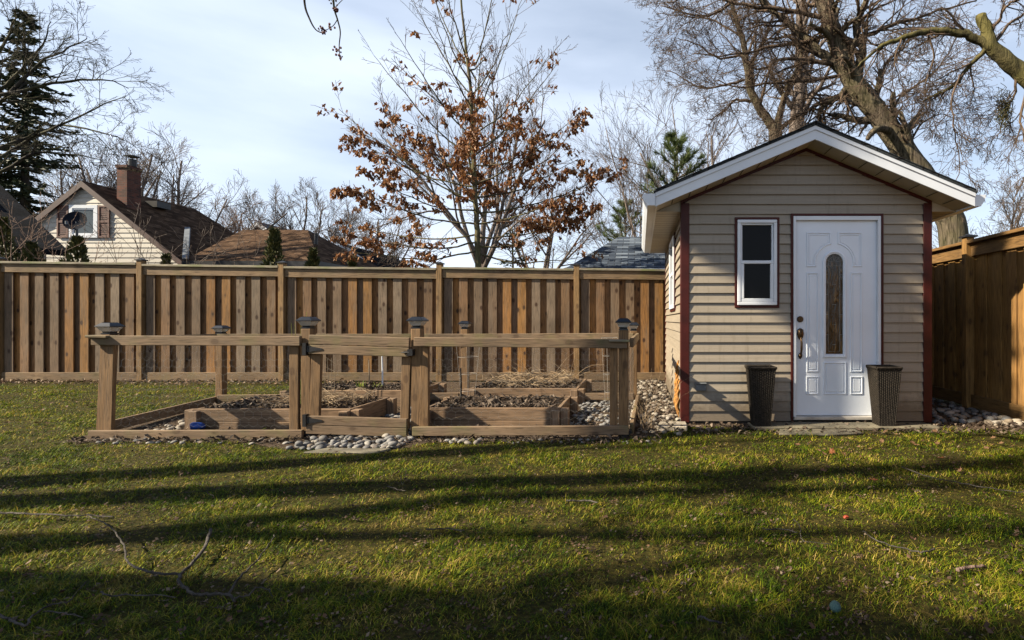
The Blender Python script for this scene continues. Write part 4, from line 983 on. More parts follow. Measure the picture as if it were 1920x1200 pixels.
for px, py, s, me, lb in ((1560, 853, .11, LR, 'bright rust maple leaf, largest in front of the shed door'), (1545, 857, .08, LM, 'brown leaf touching the bright rust one'), (1552, 883, .075, LM, 'curled tan leaf below the rust maple leaf'),
    (1637, 908, .11, LR, 'dark rust leaf on the shaded band right of the door'), (1205, 869, .055, LM, 'pale lobed leaf alone in the lawn below the paver'), (1765, 865, .08, LR, 'red brown leaf below the side fence corner'), (1800, 890, .07, LM, 'brown leaf near the long twig at right'),
    (1136, 979, .045, LM, 'white leaf below the long straight stick'), (545, 880, .03, LR, 'tiny red leaf on the lawn below the gate'), (995, 1115, .03, LM, 'upright pale leaf in the front lawn')):
    p = G(px, py); leaf(p.x, p.y, s, me, lb)
b = MB(); rr = random.Random(9)
for k in range(7000):
    p = G(rr.uniform(-20, 1940), 600+1080/ (rr.uniform(1.7, 4.9))); 
    if p.y > 4.6: continue
    s = rr.uniform(.003, .009)*(1 if rr.random() < .9 else 1.6); a = rr.uniform(0, 6.28); u = Vector((math.cos(a), math.sin(a), rr.uniform(-.5, .5)))*s; v_ = Vector((-math.sin(a), math.cos(a), rr.uniform(-.6, .6)))*s*.7; c_ = Vector((p.x, p.y, rr.uniform(.008, .034)))
    b.add([c_-u, c_-v_, c_+u+Vector((0, 0, s*.4)), c_+v_], [(0, 1, 2, 3)])
for k in range(260):
    c0 = G(rr.uniform(-20, 1940), 600+1080/rr.uniform(1.75, 4.6)); 
    for q in range(rr.randint(6, 18)):
        s = rr.uniform(.004, .010); a = rr.uniform(0, 6.28); u = Vector((math.cos(a), math.sin(a), rr.uniform(-.5, .5)))*s; v_ = Vector((-math.sin(a), math.cos(a), rr.uniform(-.6, .6)))*s*.7; c_ = c0+Vector((rr.gauss(0, .016), rr.gauss(0, .013), rr.uniform(.008, .034)))
        b.add([c_-u, c_-v_, c_+u+Vector((0, 0, s*.4)), c_+v_], [(0, 1, 2, 3)])
tag(b.build('lawn_litter', 'litterbits'), 'tiny dark bits of leaf and bark strewn through the grass', 'litter', kind='stuff')

# ------------------------------------------------------------------ sticks on the lawn
def smoothpath(pts, n=5):
    out = []
    m_ = len(pts)
    for i in range(m_-1):
        p0, p1, p2, p3 = pts[max(i-1, 0)], pts[i], pts[i+1], pts[min(i+2, m_-1)]
        for k in range(n):
            t_ = k/n; out.append(.5*((2*p1)+(p2-p0)*t_+(2*p0-5*p1+4*p2-p3)*t_*t_+(3*p1-p0-3*p2+p3)*t_**3))
    out.append(pts[-1]); return out
def stick(paths, label, m='deadwood', name='fallen_branch'):
    b = MB(); org = None
    for pts, r0, r1, zz in paths:
        w_ = [G(px, py)+Vector((0, 0, z_)) for (px, py), z_ in zip(pts, zz if hasattr(zz, '__len__') else [zz]*len(pts))]
        org = org or Vector((w_[0].x, w_[0].y, 0)); s_ = smoothpath(w_); n_ = len(s_); s_ = [q+Vector((rnd.uniform(-1, 1), rnd.uniform(-1, 1), rnd.uniform(-1, 1)))*.0035 for q in s_]; b.tube(s_, [r0+(r1-r0)*i/(n_-1) for i in range(n_)], 7)
    tag(b.build(name, m, None, origin=org, smooth=True), label, 'branch')
stick([([(396, 1012), (385, 1040), (362, 1070), (338, 1092), (342, 1112), (365, 1128), (400, 1128), (428, 1130), (440, 1137)], .0075, .0045, [.05, .045, .035, .03, .03, .03, .03, .03, .02]),
       ([(428, 1129), (450, 1100), (480, 1075), (505, 1045), (515, 1025)], .0048, .0018, [.03, .04, .05, .06, .06]),
       ([(440, 1136), (465, 1130), (485, 1115), (505, 1122), (512, 1134)], .004, .0015, .03),
       ([(340, 1090), (300, 1093), (262, 1090), (240, 1078), (228, 1045), (205, 1015), (178, 995), (165, 985)], .0055, .002, [.03, .04, .05, .06, .07, .07, .06, .05])], 'forked grey fallen branch lying in the left foreground lawn')
stick([([(190, 1128), (210, 1134), (260, 1132), (330, 1137)], .0035, .0018, .035)], 'thin pale stick below the forked fallen branch')
stick([([(0, 1172), (20, 1182), (48, 1192), (62, 1172), (95, 1152), (130, 1145), (150, 1120), (165, 1105)], .0045, .0018, .035), ([(80, 1162), (120, 1165), (155, 1174)], .003, .0015, .03)], 'crooked grey twig in the bottom left corner')
stick([([(-10, 975), (45, 977), (110, 980), (175, 980), (215, 984)], .0055, .003, .04)], 'long pale straight stick at the left edge of the lawn')
stick([([(1062, 950), (1095, 950), (1122, 954)], .006, .004, .035)], 'short pale stick in the middle of the lawn', name='stick')
stick([([(1690, 885), (1740, 905), (1790, 915), (1860, 928), (1930, 937)], .0035, .003, .04)], 'long thin twig running to the right edge of the lawn')
stick([([(1430, 1004), (1470, 1006), (1495, 1012)], .0035, .0025, .035), ([(1488, 985), (1500, 1000), (1502, 1022), (1515, 1030), (1560, 1035)], .002, .0012, .035)], 'small curved twig right of centre in the lawn', name='twig')
stick([([(1618, 1008), (1640, 1025), (1675, 1038), (1715, 1048), (1735, 1050), (1752, 1044)], .0026, .0045, .035)], 'bent grey twig below the orange husk', name='twig')
stick([([(1795, 1082), (1815, 1078), (1845, 1074)], .009, .006, .03)], 'short piece of brown bark at right in the lawn', 'bark_pink', name='bark_piece')
stick([([(1310, 1172), (1340, 1180), (1352, 1184)], .004, .003, .03)], 'short twig at the bottom edge left of the ball', name='twig')
stick([([(300, 950), (340, 938), (390, 932), (450, 915)], .0022, .0015, .04), ([(390, 932), (392, 938), (402, 944)], .002, .0015, .04)], 'dark thin twig on the shaded band below the garden', 'bark_dark', 'twig')
stick([([(725, 920), (745, 926), (760, 930)], .003, .002, .03), ([(752, 905), (755, 924), (762, 890)], .002, .0012, .05)], 'small forked twig in the lawn below the gate', name='twig')
stick([([(800, 1003), (840, 1002), (870, 1007)], .004, .0025, .03)], 'short stick on the middle shadow band', name='stick')

# ------------------------------------------------------------------ houses
def house_window(parent, x0, x1, z0, z1, y):
    b = MB(); rect_frame(b, x0, x1, z0, z1, .13, y-.06, y+.02); f = b.build('window', 'white', parent); boxp('pane', 'glass_house', f, x0+.12, x1-.12, y-.012, y-.004, z0+.12, z1-.12)
    b = MB(); rect_frame(b, x0+.13, x1-.13, z0+.13, z1-.13, .05, y-.04, y-.015); b.build('sash', 'white', f)
HY = 21.5
wh = thing('sided_house', (P(160, 600, HY).x, HY+3, 0), 'cream sided house with brown gable roof, shuttered window and brick chimney', 'house')
ax, az = P(160, 343, HY).x, P(160, 343, HY).z; sl = .80; hw = 4.3
b = MB(); ww = MB()
wx0, wx1 = P(133, 0, HY).x, P(186, 0, HY).x; wz0, wz1 = P(0, 446, HY).z, P(0, 385, HY).z
def hr(z): d = (az-z)/sl; return (ax-min(hw-.3, d), ax+min(hw-.3, d))
lap_wall(b, (0, HY, 0), (1, 0, 0), (0, -1, 0), hr, 0.2, az-.1, .2, [(wx0+.05, wx1-.05, wz0+.05, wz1-.05)], .028, .004); b.build('gable_wall', 'siding_white', wh)
b = MB(); b.prism([(ax-hw+.35, HY+.02, 0), (ax+hw-.35, HY+.02, 0), (ax+hw-.35, HY+.02, az-sl*hw), (ax, HY+.02, az-.1), (ax-hw+.35, HY+.02, az-sl*hw)], (0, 5.6, 0)); b.build('body', 'white_house', wh)
yb = HY+6.2
for s in (-1, 1):
    b = MB(); e = (ax+s*hw, az-sl*hw); y0 = HY-.14
    pts = [(ax, y0, az+.06), (e[0], y0, e[1]+.06), (e[0], yb+1.6, e[1]+.06), (ax, yb-.9, az+.06)]
    dn = [(x, y, z-.1) for x, y, z in pts]; b.add(pts+dn, [(0, 1, 2, 3) if s < 0 else (3, 2, 1, 0), (7, 6, 5, 4) if s < 0 else (4, 5, 6, 7), (0, 4, 5, 1), (1, 5, 6, 2), (2, 6, 7, 3), (3, 7, 4, 0)])
    b.build('roof', 'sh_brown', wh, uv=True)
    b = MB(); b.prism([(ax, y0-.03, az+.05), (ax, y0-.03, az-.2), (e[0], y0-.03, e[1]-.2), (e[0], y0-.03, e[1]+.05)], (0, .05, 0)); b.build('rake_board', 'brown_fascia', wh)
b = MB(); e0 = ax-hw; e1 = ax+hw; zz = az-sl*hw+.06; b.add([(ax, yb-.9, az+.06), (e0, yb+1.6, zz), (e1, yb+1.6, zz)], [(0, 2, 1)]); b.build('roof', 'sh_brown', wh, uv=True)
house_window(wh, wx0, wx1, wz0, wz1, HY-.02)
for u0, u1 in ((110, 131), (187, 208)):
    b = MB(); x0, x1 = P(u0, 0, HY).x, P(u1, 0, HY).x; z0, z1 = P(0, 446, HY).z, P(0, 386, HY).z; rect_frame(b, x0, x1, z0, z1, .06, HY-.08, HY-.03); b.box(x0+.05, x1-.05, HY-.075, HY-.035, (z0+z1)/2-.04, (z0+z1)/2+.04)
    for k in range(14): zz = z0+.06+(z1-z0-.1)*k/14; b.box(x0+.05, x1-.05, HY-.06, HY-.04, zz, zz+.06)
    b.build('shutter', 'shutter', wh)
CY = 22.0; cx0, cx1 = P(219, 0, CY).x, P(238, 0, CY).x; ct = P(0, 309, CY).z; cz = 5.3
b = MB(); b.box(cx0, cx1, CY, CY+.62, 3.5, ct-.12); b.box(cx0-.04, cx1+.04, CY-.04, CY+.66, ct-.12, ct); ch = b.build('chimney', 'brick', wh, uv=True)
b = MB(); m_ = (cx0+cx1)/2+.15; b.tube([(m_, CY+.31, ct), (m_, CY+.31, ct+.3)], .15, 12)
for a in range(4): q = a*1.57+.7; b.tube([(m_+.13*math.cos(q), CY+.31+.13*math.sin(q), ct+.28), (m_+.13*math.cos(q), CY+.31+.13*math.sin(q), ct+.42)], .012, 4)
b.frus((m_, CY+.31), .42, .3, ct+.42, ct+.47); b.build('chimney_cap', 'blackmetal', ch)
b = MB(); p = P(297, 381, 24.0); b.box(p.x-.3, p.x+.3, 23.6, 24.3, p.z-.25, p.z+.02); b.build('roof_vent', 'blackmetal', wh)
# extension with hipped roof
ex = thing('house_extension', (P(470, 600, 20).x, 21.5, 0), 'low hipped brown shingle roofed wing right of the cream sided house', 'house')
xr = P(598, 0, 20).x; xl = P(343, 0, 20).x; ze_ = P(0, 489, 20).z; Yf, Yb = 20., 26.; Ym = 23; zr = P(0, 431, Ym).z; xre = P(577, 0, Ym).x; 
b = MB(); V_ = [(xl, Yf, ze_), (xr, Yf, ze_), (xre, Ym, zr), (xl, Ym, zr), (xr, Yb, ze_), (xl, Yb, ze_)]
b.add(V_, [(0, 1, 2, 3), (1, 4, 2), (4, 5, 3, 2)]); b.build('roof', 'sh_brown', ex, uv=True)
boxp('fascia', 'blackmetal', ex, xl, xr+.02, Yf-.06, Yb, ze_-.22, ze_-.01); boxp('wall', 'white_house', ex, xl+.3, xr-.4, Yf+.4, Yb-.3, 0, ze_-.22)
b = MB(); b.tube([P(592, 458, 21.4), P(593, 438, 21.4)], .07, 8); b.build('vent_pipe', 'blackmetal', ex)
b = MB(); p0, p1 = P(349, 487, 19.9), P(353, 428, 22.9); b.prism([(p0.x-.12, p0.y, p0.z), (p0.x+.1, p0.y, p0.z), (p1.x+.1, p1.y, p1.z), (p1.x-.12, p1.y, p1.z)], (0, -.04, .05)); b.build('flashing', 'flashing', ex)
# satellite dish on a mast
ds = thing('satellite_dish', (P(146, 600, 17).x, 17, 0), 'dark round satellite dish on a mast before the shuttered window', 'dish')
c = P(144, 416, 17); b = MB(); nrm = Vector((.25, -1, .35)).normalized(); u = nrm.orthogonal().normalized(); v_ = nrm.cross(u); g = []
for j in range(7):
    r_ = .31*j/6
    for i in range(24): a = 2*math.pi*i/24; g.append(c+(u*math.cos(a)*r_+v_*math.sin(a)*r_*1.08)+nrm*(.09*(j/6)**2))
b.add(g, [(j*24+i, j*24+(i+1) % 24, (j+1)*24+(i+1) % 24, (j+1)*24+i) for j in range(6) for i in range(24)]); b.build('reflector', 'dish', ds, smooth=True)
b = MB(); b.tube([c-nrm*.0, c+Vector((-.05, .05, -.45)), (c.x-.05, 17.05, 0)], [.03, .035, .035], 8); b.build('mast', 'flashing', ds)
b = MB(); b.tube([c+Vector((0, 0, -.28)), c+nrm*.45+Vector((0, 0, -.25))], .015, 6); b.tube([c+nrm*.42+Vector((0, 0, -.28)), c+nrm*.42+Vector((0, 0, -.18))], .04, 8); b.build('receiver_arm', 'flashing', ds)
# dark roofed house at the left edge
dh = thing('dark_roofed_house', (P(0, 600, 17).x-3, 19, 0), 'white walled house with charcoal roof and skylight at the left edge', 'house')
E_ = P(128, 470, 15.0); R_ = P(-8, 338, 17.4); ev = Vector((-.42, -.91, 0)); L_ = 7.0
R2 = R_+(R_-E_)*1.0; R2.z = E_.z                        # far eave of the other slope
b = MB(); dn = Vector((0, 0, -.16))
for q in ([E_, R_, R_+ev*L_, E_+ev*L_], [R_, R2, R2+ev*L_, R_+ev*L_]):
    b.add(q+[p+dn for p in q], [(0, 1, 2, 3), (7, 6, 5, 4), (0, 4, 5, 1), (1, 5, 6, 2), (2, 6, 7, 3), (3, 7, 4, 0)])
b.build('roof', 'sh_dark', dh, uv=True)
io = (R_-E_); io.z = 0; io.normalize(); a = E_+io*.45+ev*.3; c = R2-io*.45+ev*.3; tp = R_+ev*.3+Vector((0, 0, -.25)); b = MB()
b.prism([Vector((a.x, a.y, 0)), Vector((a.x, a.y, E_.z+.05)), tp, Vector((c.x, c.y, E_.z+.05)), Vector((c.x, c.y, 0))], ev*(L_-.6)); b.build('wall', 'white_house', dh)
up_ = (R_-E_).normalized(); nn = up_.cross(ev).normalized(); nn = nn if nn.z > 0 else -nn; c = E_.lerp(R_, .52)+ev*.75
b = MB(); b.prism([c+nn*.02, c+up_*.75+nn*.02, c+up_*.75+ev*.55+nn*.02, c+ev*.55+nn*.02], nn*.1); b.build('skylight', 'flashing', dh)
# small pale yellow gabled house
def mini_house(name, pxl, pxa, pxr, pya, pye, Y, depth, wall, roofm, label):
    h_ = thing(name, (P(pxa, 600, Y).x, Y+depth/2, 0), label, 'house'); a = P(pxa, pya, Y); l_ = P(pxl, pye, Y); r_ = P(pxr, pye, Y)
    b = MB(); b.prism([(l_.x, Y, 0), (r_.x, Y, 0), (r_.x, Y, r_.z), (a.x, Y, a.z), (l_.x, Y, l_.z)], (0, depth, 0)); b.build('wall', wall, h_)
    for e, s in ((l_, -1), (r_, 1)):
        k = Vector((e.x-a.x, 0, e.z-a.z)); q = Vector((a.x, 0, a.z))+k*1.12; b = MB()
        b.prism([(a.x, Y-.4, a.z+.1), (q.x, Y-.4, q.z+.1), (q.x, Y-.4, q.z+.28), (a.x, Y-.4, a.z+.28)], (0, depth+.8, 0)); b.build('roof', roofm, h_, uv=True)
        b = MB(); b.prism([(a.x, Y-.46, a.z+.27), (a.x, Y-.46, a.z-.05), (q.x, Y-.46, q.z-.05), (q.x, Y-.46, q.z+.27)], (0, .05, 0)); b.build('rake_board', 'white', h_)
    return h_
mini_house('yellow_house', 600, 651, 702, 468, 505, 32, 6, 'yellow_house', 'sh_dark', 'distant pale yellow gabled house with charcoal roof')
mini_house('blue_white_house', 470, 490, 512, 424, 440, 40, 5, 'white_house', 'sh_grey', 'tiny distant gable peeking over the brown wing roof')
# grey roofed garage behind the fence
gg = thing('grey_roof_garage', (P(1300, 600, 13).x, 15, 0), 'garage with blue grey shingle hip roof left of the shed eave', 'garage')
e0 = P(1060, 505, 12.6); rz2 = P(1160, 444, 15.2); b = MB(); xr_ = 5.5; Yf, Yb = 12.6, 17.8
V_ = [(e0.x, Yf, 2.30), (xr_, Yf, 2.30), (xr_-2.4, 15.2, rz2.z), (rz2.x, 15.2, rz2.z), (xr_, Yb, 2.30), (e0.x, Yb, 2.30)]
b.add(V_, [(0, 1, 2, 3), (1, 4, 2), (4, 5, 3, 2), (5, 0, 3)]); b.build('roof', 'sh_grey', gg, uv=True)
boxp('fascia', 'white', gg, e0.x, xr_, Yf-.03, Yb, 2.12, 2.295); boxp('wall', 'white_house', gg, e0.x+.3, xr_-.3, Yf+.3, Yb-.3, 0, 2.12)

# ------------------------------------------------------------------ trees
class Tree:
    def __init__(s, seed): s.r = random.Random(seed); s.segs = []; s.tips = []
    def path(s, pts, r0, r1, sub=4, wob=0.0, pw=1.0):
        pts = smoothpath([Vector(p) for p in pts], sub); n = len(pts)
        rs_ = [r0+(r1-r0)*(i/(n-1))**pw for i in range(n)]
        if wob: pts = [pts[0]]+[p+Vector((s.r.uniform(-wob, wob), s.r.uniform(-wob, wob), s.r.uniform(-wob, wob))) for p in pts[1:]]
        s.segs.append((pts, rs_)); return pts, rs_
    def grow(s, p, d, L, r, lev, A):
        rr = s.r; n = 5 if lev > 0 else 4; pts = [p]; rs_ = [r]; q = p; d = d.normalized(); tip = max(A['rmin'], r*A.get('taper', .35))
        cv = A['curve']
        for i in range(n):
            d = (d+Vector((rr.gauss(0, cv), rr.gauss(0, cv), rr.gauss(0, cv)+A['up']*(1 if lev else .6)))).normalized()
            q = q+d*L/n; pts.append(q); rs_.append(r+(tip-r)*(i+1)/n)
        s.segs.append((pts, rs_)); s.tips.append((pts[-1], d, lev)); 
        if lev <= 0: return
        s.kids(pts, rs_, L, lev, A, A['n'][lev-1])
    def kids(s, pts, rs_, L, lev, A, cnt, t0=.22, lim=None):
        rr = s.r; n = len(pts)-1
        for k in range(cnt):
            t_ = t0+(1-t0)*(k+rr.random())/cnt; i = min(int(t_*n), n-1); f = t_*n-i
            p = pts[i].lerp(pts[i+1], f); d = (pts[i+1]-pts[i]).normalized(); r = rs_[i]*(1-f)+rs_[i+1]*f
            ax_ = d.orthogonal().normalized(); ax_.rotate(Matrix.Rotation(rr.uniform(0, 6.28), 3, d)); ang = R(A['ang']+rr.uniform(-14, 14))
            nd = (d*math.cos(ang)+ax_*math.sin(ang)); 
            if A.get('flat'): nd.y *= A['flat']
            LL = L*A['ratio']*rr.uniform(.65, 1.15)*(1-A.get('short', .45)*t_)
            if lim: LL = min(LL, lim)
            s.grow(p, nd, LL, min(r*.7, max(A['rmin'], r*A['rr'])), lev-1, A)
    def mesh(s, name, m, parent=None, origin=None, thr=0):
        b = MB()
        for pts, rs_ in s.segs:
            rmx = max(rs_); b.tube(pts, rs_, 10 if rmx > .12 else 6 if rmx > .04 else 4 if rmx > .015 else 3, rmx > .03)
        return b.build(name, m, parent, origin, smooth=True)
def tree_obj(name, T, base, label, cat='tree', m='bark_grey', group=None, parts=None, big=.0):
    """trunk = the first thick segments, crown = every finer branch"""
    root = thing(name, base, label, cat, group)
    lim = big or sorted([max(r) for _, r in T.segs])[-max(1, min(12, len(T.segs)//3))]
    a = Tree(0); a.segs = [x for x in T.segs if max(x[1]) >= lim]; c = Tree(0); c.segs = [x for x in T.segs if max(x[1]) < lim]
    a.mesh('trunk', m, root); 
    if c.segs: c.mesh('crown', parts or m, root)
    return root
def bare_tree(px, ptop, Y, spread, seed, label, m='bark_far', levels=4, stems=1, n=(8, 7, 6), ang=38, up=.05, rmin=None, r0=None, fork=.28, group=None, name='bare_tree', curve=.10, ratio=.62):
    T = Tree(seed); base = P(px, 600, Y); base.z = 0; H = EYE+(600-ptop)/FPX*Y; rmin = rmin or Y*.00026; r0 = r0 or H*.018
    A = dict(curve=curve, up=up, n=n, ang=ang, ratio=ratio, rr=.55, rmin=rmin)
    for st in range(stems):
        d = Vector((T.r.uniform(-.25, .25)*(stems > 1), T.r.uniform(-.2, .2), 1)); th = H*fork
        pts, rs_ = T.path([base+Vector((st*.12, 0, -.1)), base+Vector((T.r.uniform(-.1, .1), 0, th*.5))+d*.1, base+d*th], r0, r0*.78, 3)
        nb = 5 if stems == 1 else 3
        for k in range(nb):
            a = 2*math.pi*(k+T.r.random()*.6)/nb; dd = Vector((math.cos(a)*spread, math.sin(a)*spread*.7, 1)); s_ = pts[-1] if k % 2 else pts[-2]
            T.grow(s_, dd, (H-th)*T.r.uniform(.7, .88), r0*.5, levels-1, A)
        T.grow(pts[-1], Vector((T.r.uniform(-.1, .1), 0, 1)), (H-th)*.85, r0*.6, levels-1, A)
    return tree_obj(name, T, base, label, m=m, group=group)

bare_tree(225, 232, 30, .5, 3, 'bare grey tree with fine twigs behind the brick chimney', n=(8, 7, 7), stems=1)
bare_tree(345, 262, 30, .75, 5, 'bare spreading tree right of the brick chimney', n=(8, 7, 7), ang=40)
bare_tree(150, 270, 34, .6, 6, 'bare tree between the spruce and the chimney tree', m='bark_far')
bare_tree(552, 332, 34, .8, 8, 'round crowned bare tree behind the brown wing roof', m='bark_far')
bare_tree(455, 372, 36, .5, 9, 'low reddish bare tree left of the round crowned one', m='bark_pink', stems=2)
bare_tree(640, 372, 33, 1.1, 10, 'sprawling bare tree above the yellow house', m='bark_far', ang=45)
bare_tree(705, 360, 36, .8, 41, 'thin bare tree behind the left side of the oak', m='bark_far')
bare_tree(900, 120, 26, .52, 12, 'tall pale bare tree standing behind the rust leaved oak', m='bark_far', n=(8, 7, 8), ang=34)
bare_tree(1010, 300, 30, .8, 13, 'pale bare tree behind the right side of the oak', m='bark_far')
bare_tree(1245, 165, 17, .55, 14, 'slender bare tree between the oak and the shed', m='bark_far', n=(6, 6, 6), ang=32, stems=2, r0=.06)
bare_tree(1170, 290, 20, .6, 15, 'thin bare shrubby tree above the grey garage roof', m='bark_far', stems=3, n=(6, 5, 5), r0=.05)
bare_tree(1890, 330, 17, .9, 16, 'bare thicket tree above the right side fence', m='bark_far', n=(8, 7, 7), r0=.1, stems=2)
bare_tree(1330, 200, 24, .7, 17, 'bare tree rising behind the left roof slope of the shed', m='bark_far', n=(8, 7, 6))

# the oak that keeps its rusty leaves
T = Tree(77); OY = 11.6; ob = P(897, 600, OY); ob.z = 0
lead, lr = T.path([ob, P(896, 480, OY), P(893, 400, OY), P(888, 300, OY), P(884, 200, OY), P(876, 110, OY), P(866, 20, OY), P(860, -120, OY)], .075, .014, 4, .012)
A = dict(curve=.06, up=.012, n=(4, 6, 7), ang=38, ratio=.42, rr=.5, rmin=.0042, short=.6)
ends = [(470, 660, 470), (455, 650, 440), (440, 672, 425), (420, 643, 345), (395, 690, 330), (380, 637, 205), (350, 668, 262), (330, 720, 215), (300, 700, 105), (265, 742, 60), (230, 735, 110), (190, 775, 0), (150, 790, -60),
        (475, 1100, 480), (462, 1060, 415), (445, 1105, 395), (420, 1120, 335), (400, 1150, 325), (370, 1080, 300), (345, 1085, 215), (310, 1030, 260), (290, 1050, 110), (250, 1045, 90), (215, 985, -20), (170, 960, 40), (120, 935, -60)]
olf = []
for i, (ys_, ex_, ey_) in enumerate(ends):
    s_ = P(892, ys_, OY); e_ = P(ex_, ey_, OY+T.r.uniform(-1.3, 1.3)); m1 = s_.lerp(e_, .35)+Vector((0, 0, -.18)); m2 = s_.lerp(e_, .7)+Vector((0, 0, -.12))
    pts, rs_ = T.path([s_, m1, m2, e_], .021 if ys_ > 250 else .0185, .0045, 4, .02)
    L = (e_-s_).length; T.kids(pts, rs_, L, 2, A, 11, .15)
for k in range(14):                                        # boughs towards and away from the viewer
    t_ = .28+.5*k/14; i = int(t_*(len(lead)-1)); s_ = lead[i]; sy = -1 if k % 2 else 1; a = T.r.uniform(-.5, .5)
    e_ = s_+Vector((math.sin(a)*1.6, sy*1.7*(1.1-t_*.5), 1.15)); pts, rs_ = T.path([s_, s_.lerp(e_, .5)+Vector((0, 0, -.15)), e_], .022, .005, 4, .02); T.kids(pts, rs_, 2.1, 2, A, 8, .2)
oak = tree_obj('oak_tree', T, ob, 'young oak holding rust brown leaves just behind the back fence', m='bark_oak', parts='bark_twig', big=.018)
b = MB(); rr = random.Random(55)
def hang_leaf(mb, p, s, rr):
    a = rr.uniform(0, 6.28); dn = Vector((math.cos(a)*.55, math.sin(a)*.55, -rr.uniform(.3, 1.1))).normalized(); sd = dn.cross(Vector((rr.uniform(-1, 1), rr.uniform(-1, 1), rr.uniform(-.2, .4)))).normalized(); nn = dn.cross(sd)
    w_ = s*.34; m_ = p+dn*s*.5
    mb.add([p, p+dn*s*.25+sd*w_*.5+nn*w_*.3, p+dn*s*.38+sd*w_*.35+nn*w_*.2, p+dn*s*.6+sd*w_+nn*w_*.5, p+dn*s*.75+sd*w_*.4, p+dn*s+nn*w_*.4,
            p+dn*s*.75-sd*w_*.4, p+dn*s*.58-sd*w_+nn*w_*.5, p+dn*s*.36-sd*w_*.35+nn*w_*.2, p+dn*s*.25-sd*w_*.5+nn*w_*.3], [(0, 1, 2, 3, 4, 5), (0, 5, 6, 7, 8, 9)])
for p, d, lev in T.tips:
    py = 600-(p.z-EYE)/p.y*FPX; px = 1200+p.x/p.y*FPX
    pr = .35 if py > 455 else .65 if py > 425 else 1.0 if py > 380 else .95 if py > 240 else .62 if py > 180 else .06
    if lev > 0: pr *= .8
    nx = math.sin(p.x*4.1)+math.sin(p.z*3.7+p.y*2.3)+math.sin(p.y*4.9-p.x*2)
    pr *= .4 if nx < -1.0 else .75 if nx < .1 else 1.0
    if rr.random() < pr:
        for k in range(rr.randint(4, 8)): hang_leaf(b, p+Vector((rr.gauss(0, .05), rr.gauss(0, .05), rr.gauss(0, .035)))-d*rr.random()*.15, rr.uniform(.10, .165), rr)
b.build('leaves', 'oakleaf', oak)

# spruce at the far left
def conifer(px, ptop, Y, hw, seed, label, m, bark_='bark_dark', zlow=1.0, step=.42, droop=-.25, nl=9, ns=26, nlen=.14, name='spruce_tree', sp=.5, origin=None, top=None, gap=1.0, bushy=1.0):
    rr = random.Random(seed); base = origin or P(px, 600, Y); base = Vector((base.x, base.y, 0)); H = top or EYE+(600-ptop)/FPX*Y; root = thing(name, base, label, 'tree')
    T = Tree(seed); T.path([base, base+Vector((.05, 0, H*.5)), base+Vector((0, 0, H))], H*.018, .02, 5); b = MB(); z = zlow
    while z < H-.15:
        f = (z-zlow)/(H-zlow); L = hw*(1-f)**.8*rr.uniform(.65, 1.1)+.18
        n = max(4, int(nl*(1-.3*f)))
        for k in range(n):
            if rr.random() > gap: continue
            a = rr.uniform(0, 6.28); l_ = L*rr.uniform(.35, 1.25); d = Vector((math.cos(a), math.sin(a), 0)); s_ = base+Vector((0, 0, z+rr.uniform(-.15, .15)))
            pts = [s_, s_+d*l_*.5+Vector((0, 0, droop*l_*.4+.06)), s_+d*l_+Vector((0, 0, droop*l_*.5+.12*l_))]; pts, rs_ = T.path(pts, .012+l_*.012, .005, 3)
            for q in range(int(ns*(l_/max(hw, .01)+.25)*bushy)):
                t_ = .15+.85*rr.random(); i = min(int(t_*(len(pts)-1)), len(pts)-2); p = pts[i].lerp(pts[i+1], rr.random())
                sd = Vector((-d.y, d.x, 0))*rr.choice((-1, 1)); v1 = (d*rr.uniform(.3, 1)+sd*rr.uniform(.2, 1)+Vector((0, 0, rr.uniform(-.5, .25)))).normalized()*nlen*rr.uniform(.7, 1.9)*(1.2-.5*t_)
                wv = v1.cross(Vector((rr.uniform(-1, 1), rr.uniform(-1, 1), rr.uniform(-1, 1)))).normalized()*nlen*.2
                b.add([p, p+v1*.5+wv, p+v1, p+v1*.45-wv], [(0, 1, 2, 3)])
        z += step*rr.uniform(.75, 1.2)
    T.mesh('trunk', bark_, root); b.build('needles', m, root)
    return root
conifer(45, 18, 27, 3.3, 61, 'tall dark spruce towering over the roofs at far left', 'needle', nl=12, ns=80, nlen=.24, zlow=2.0, step=.36, gap=.8)
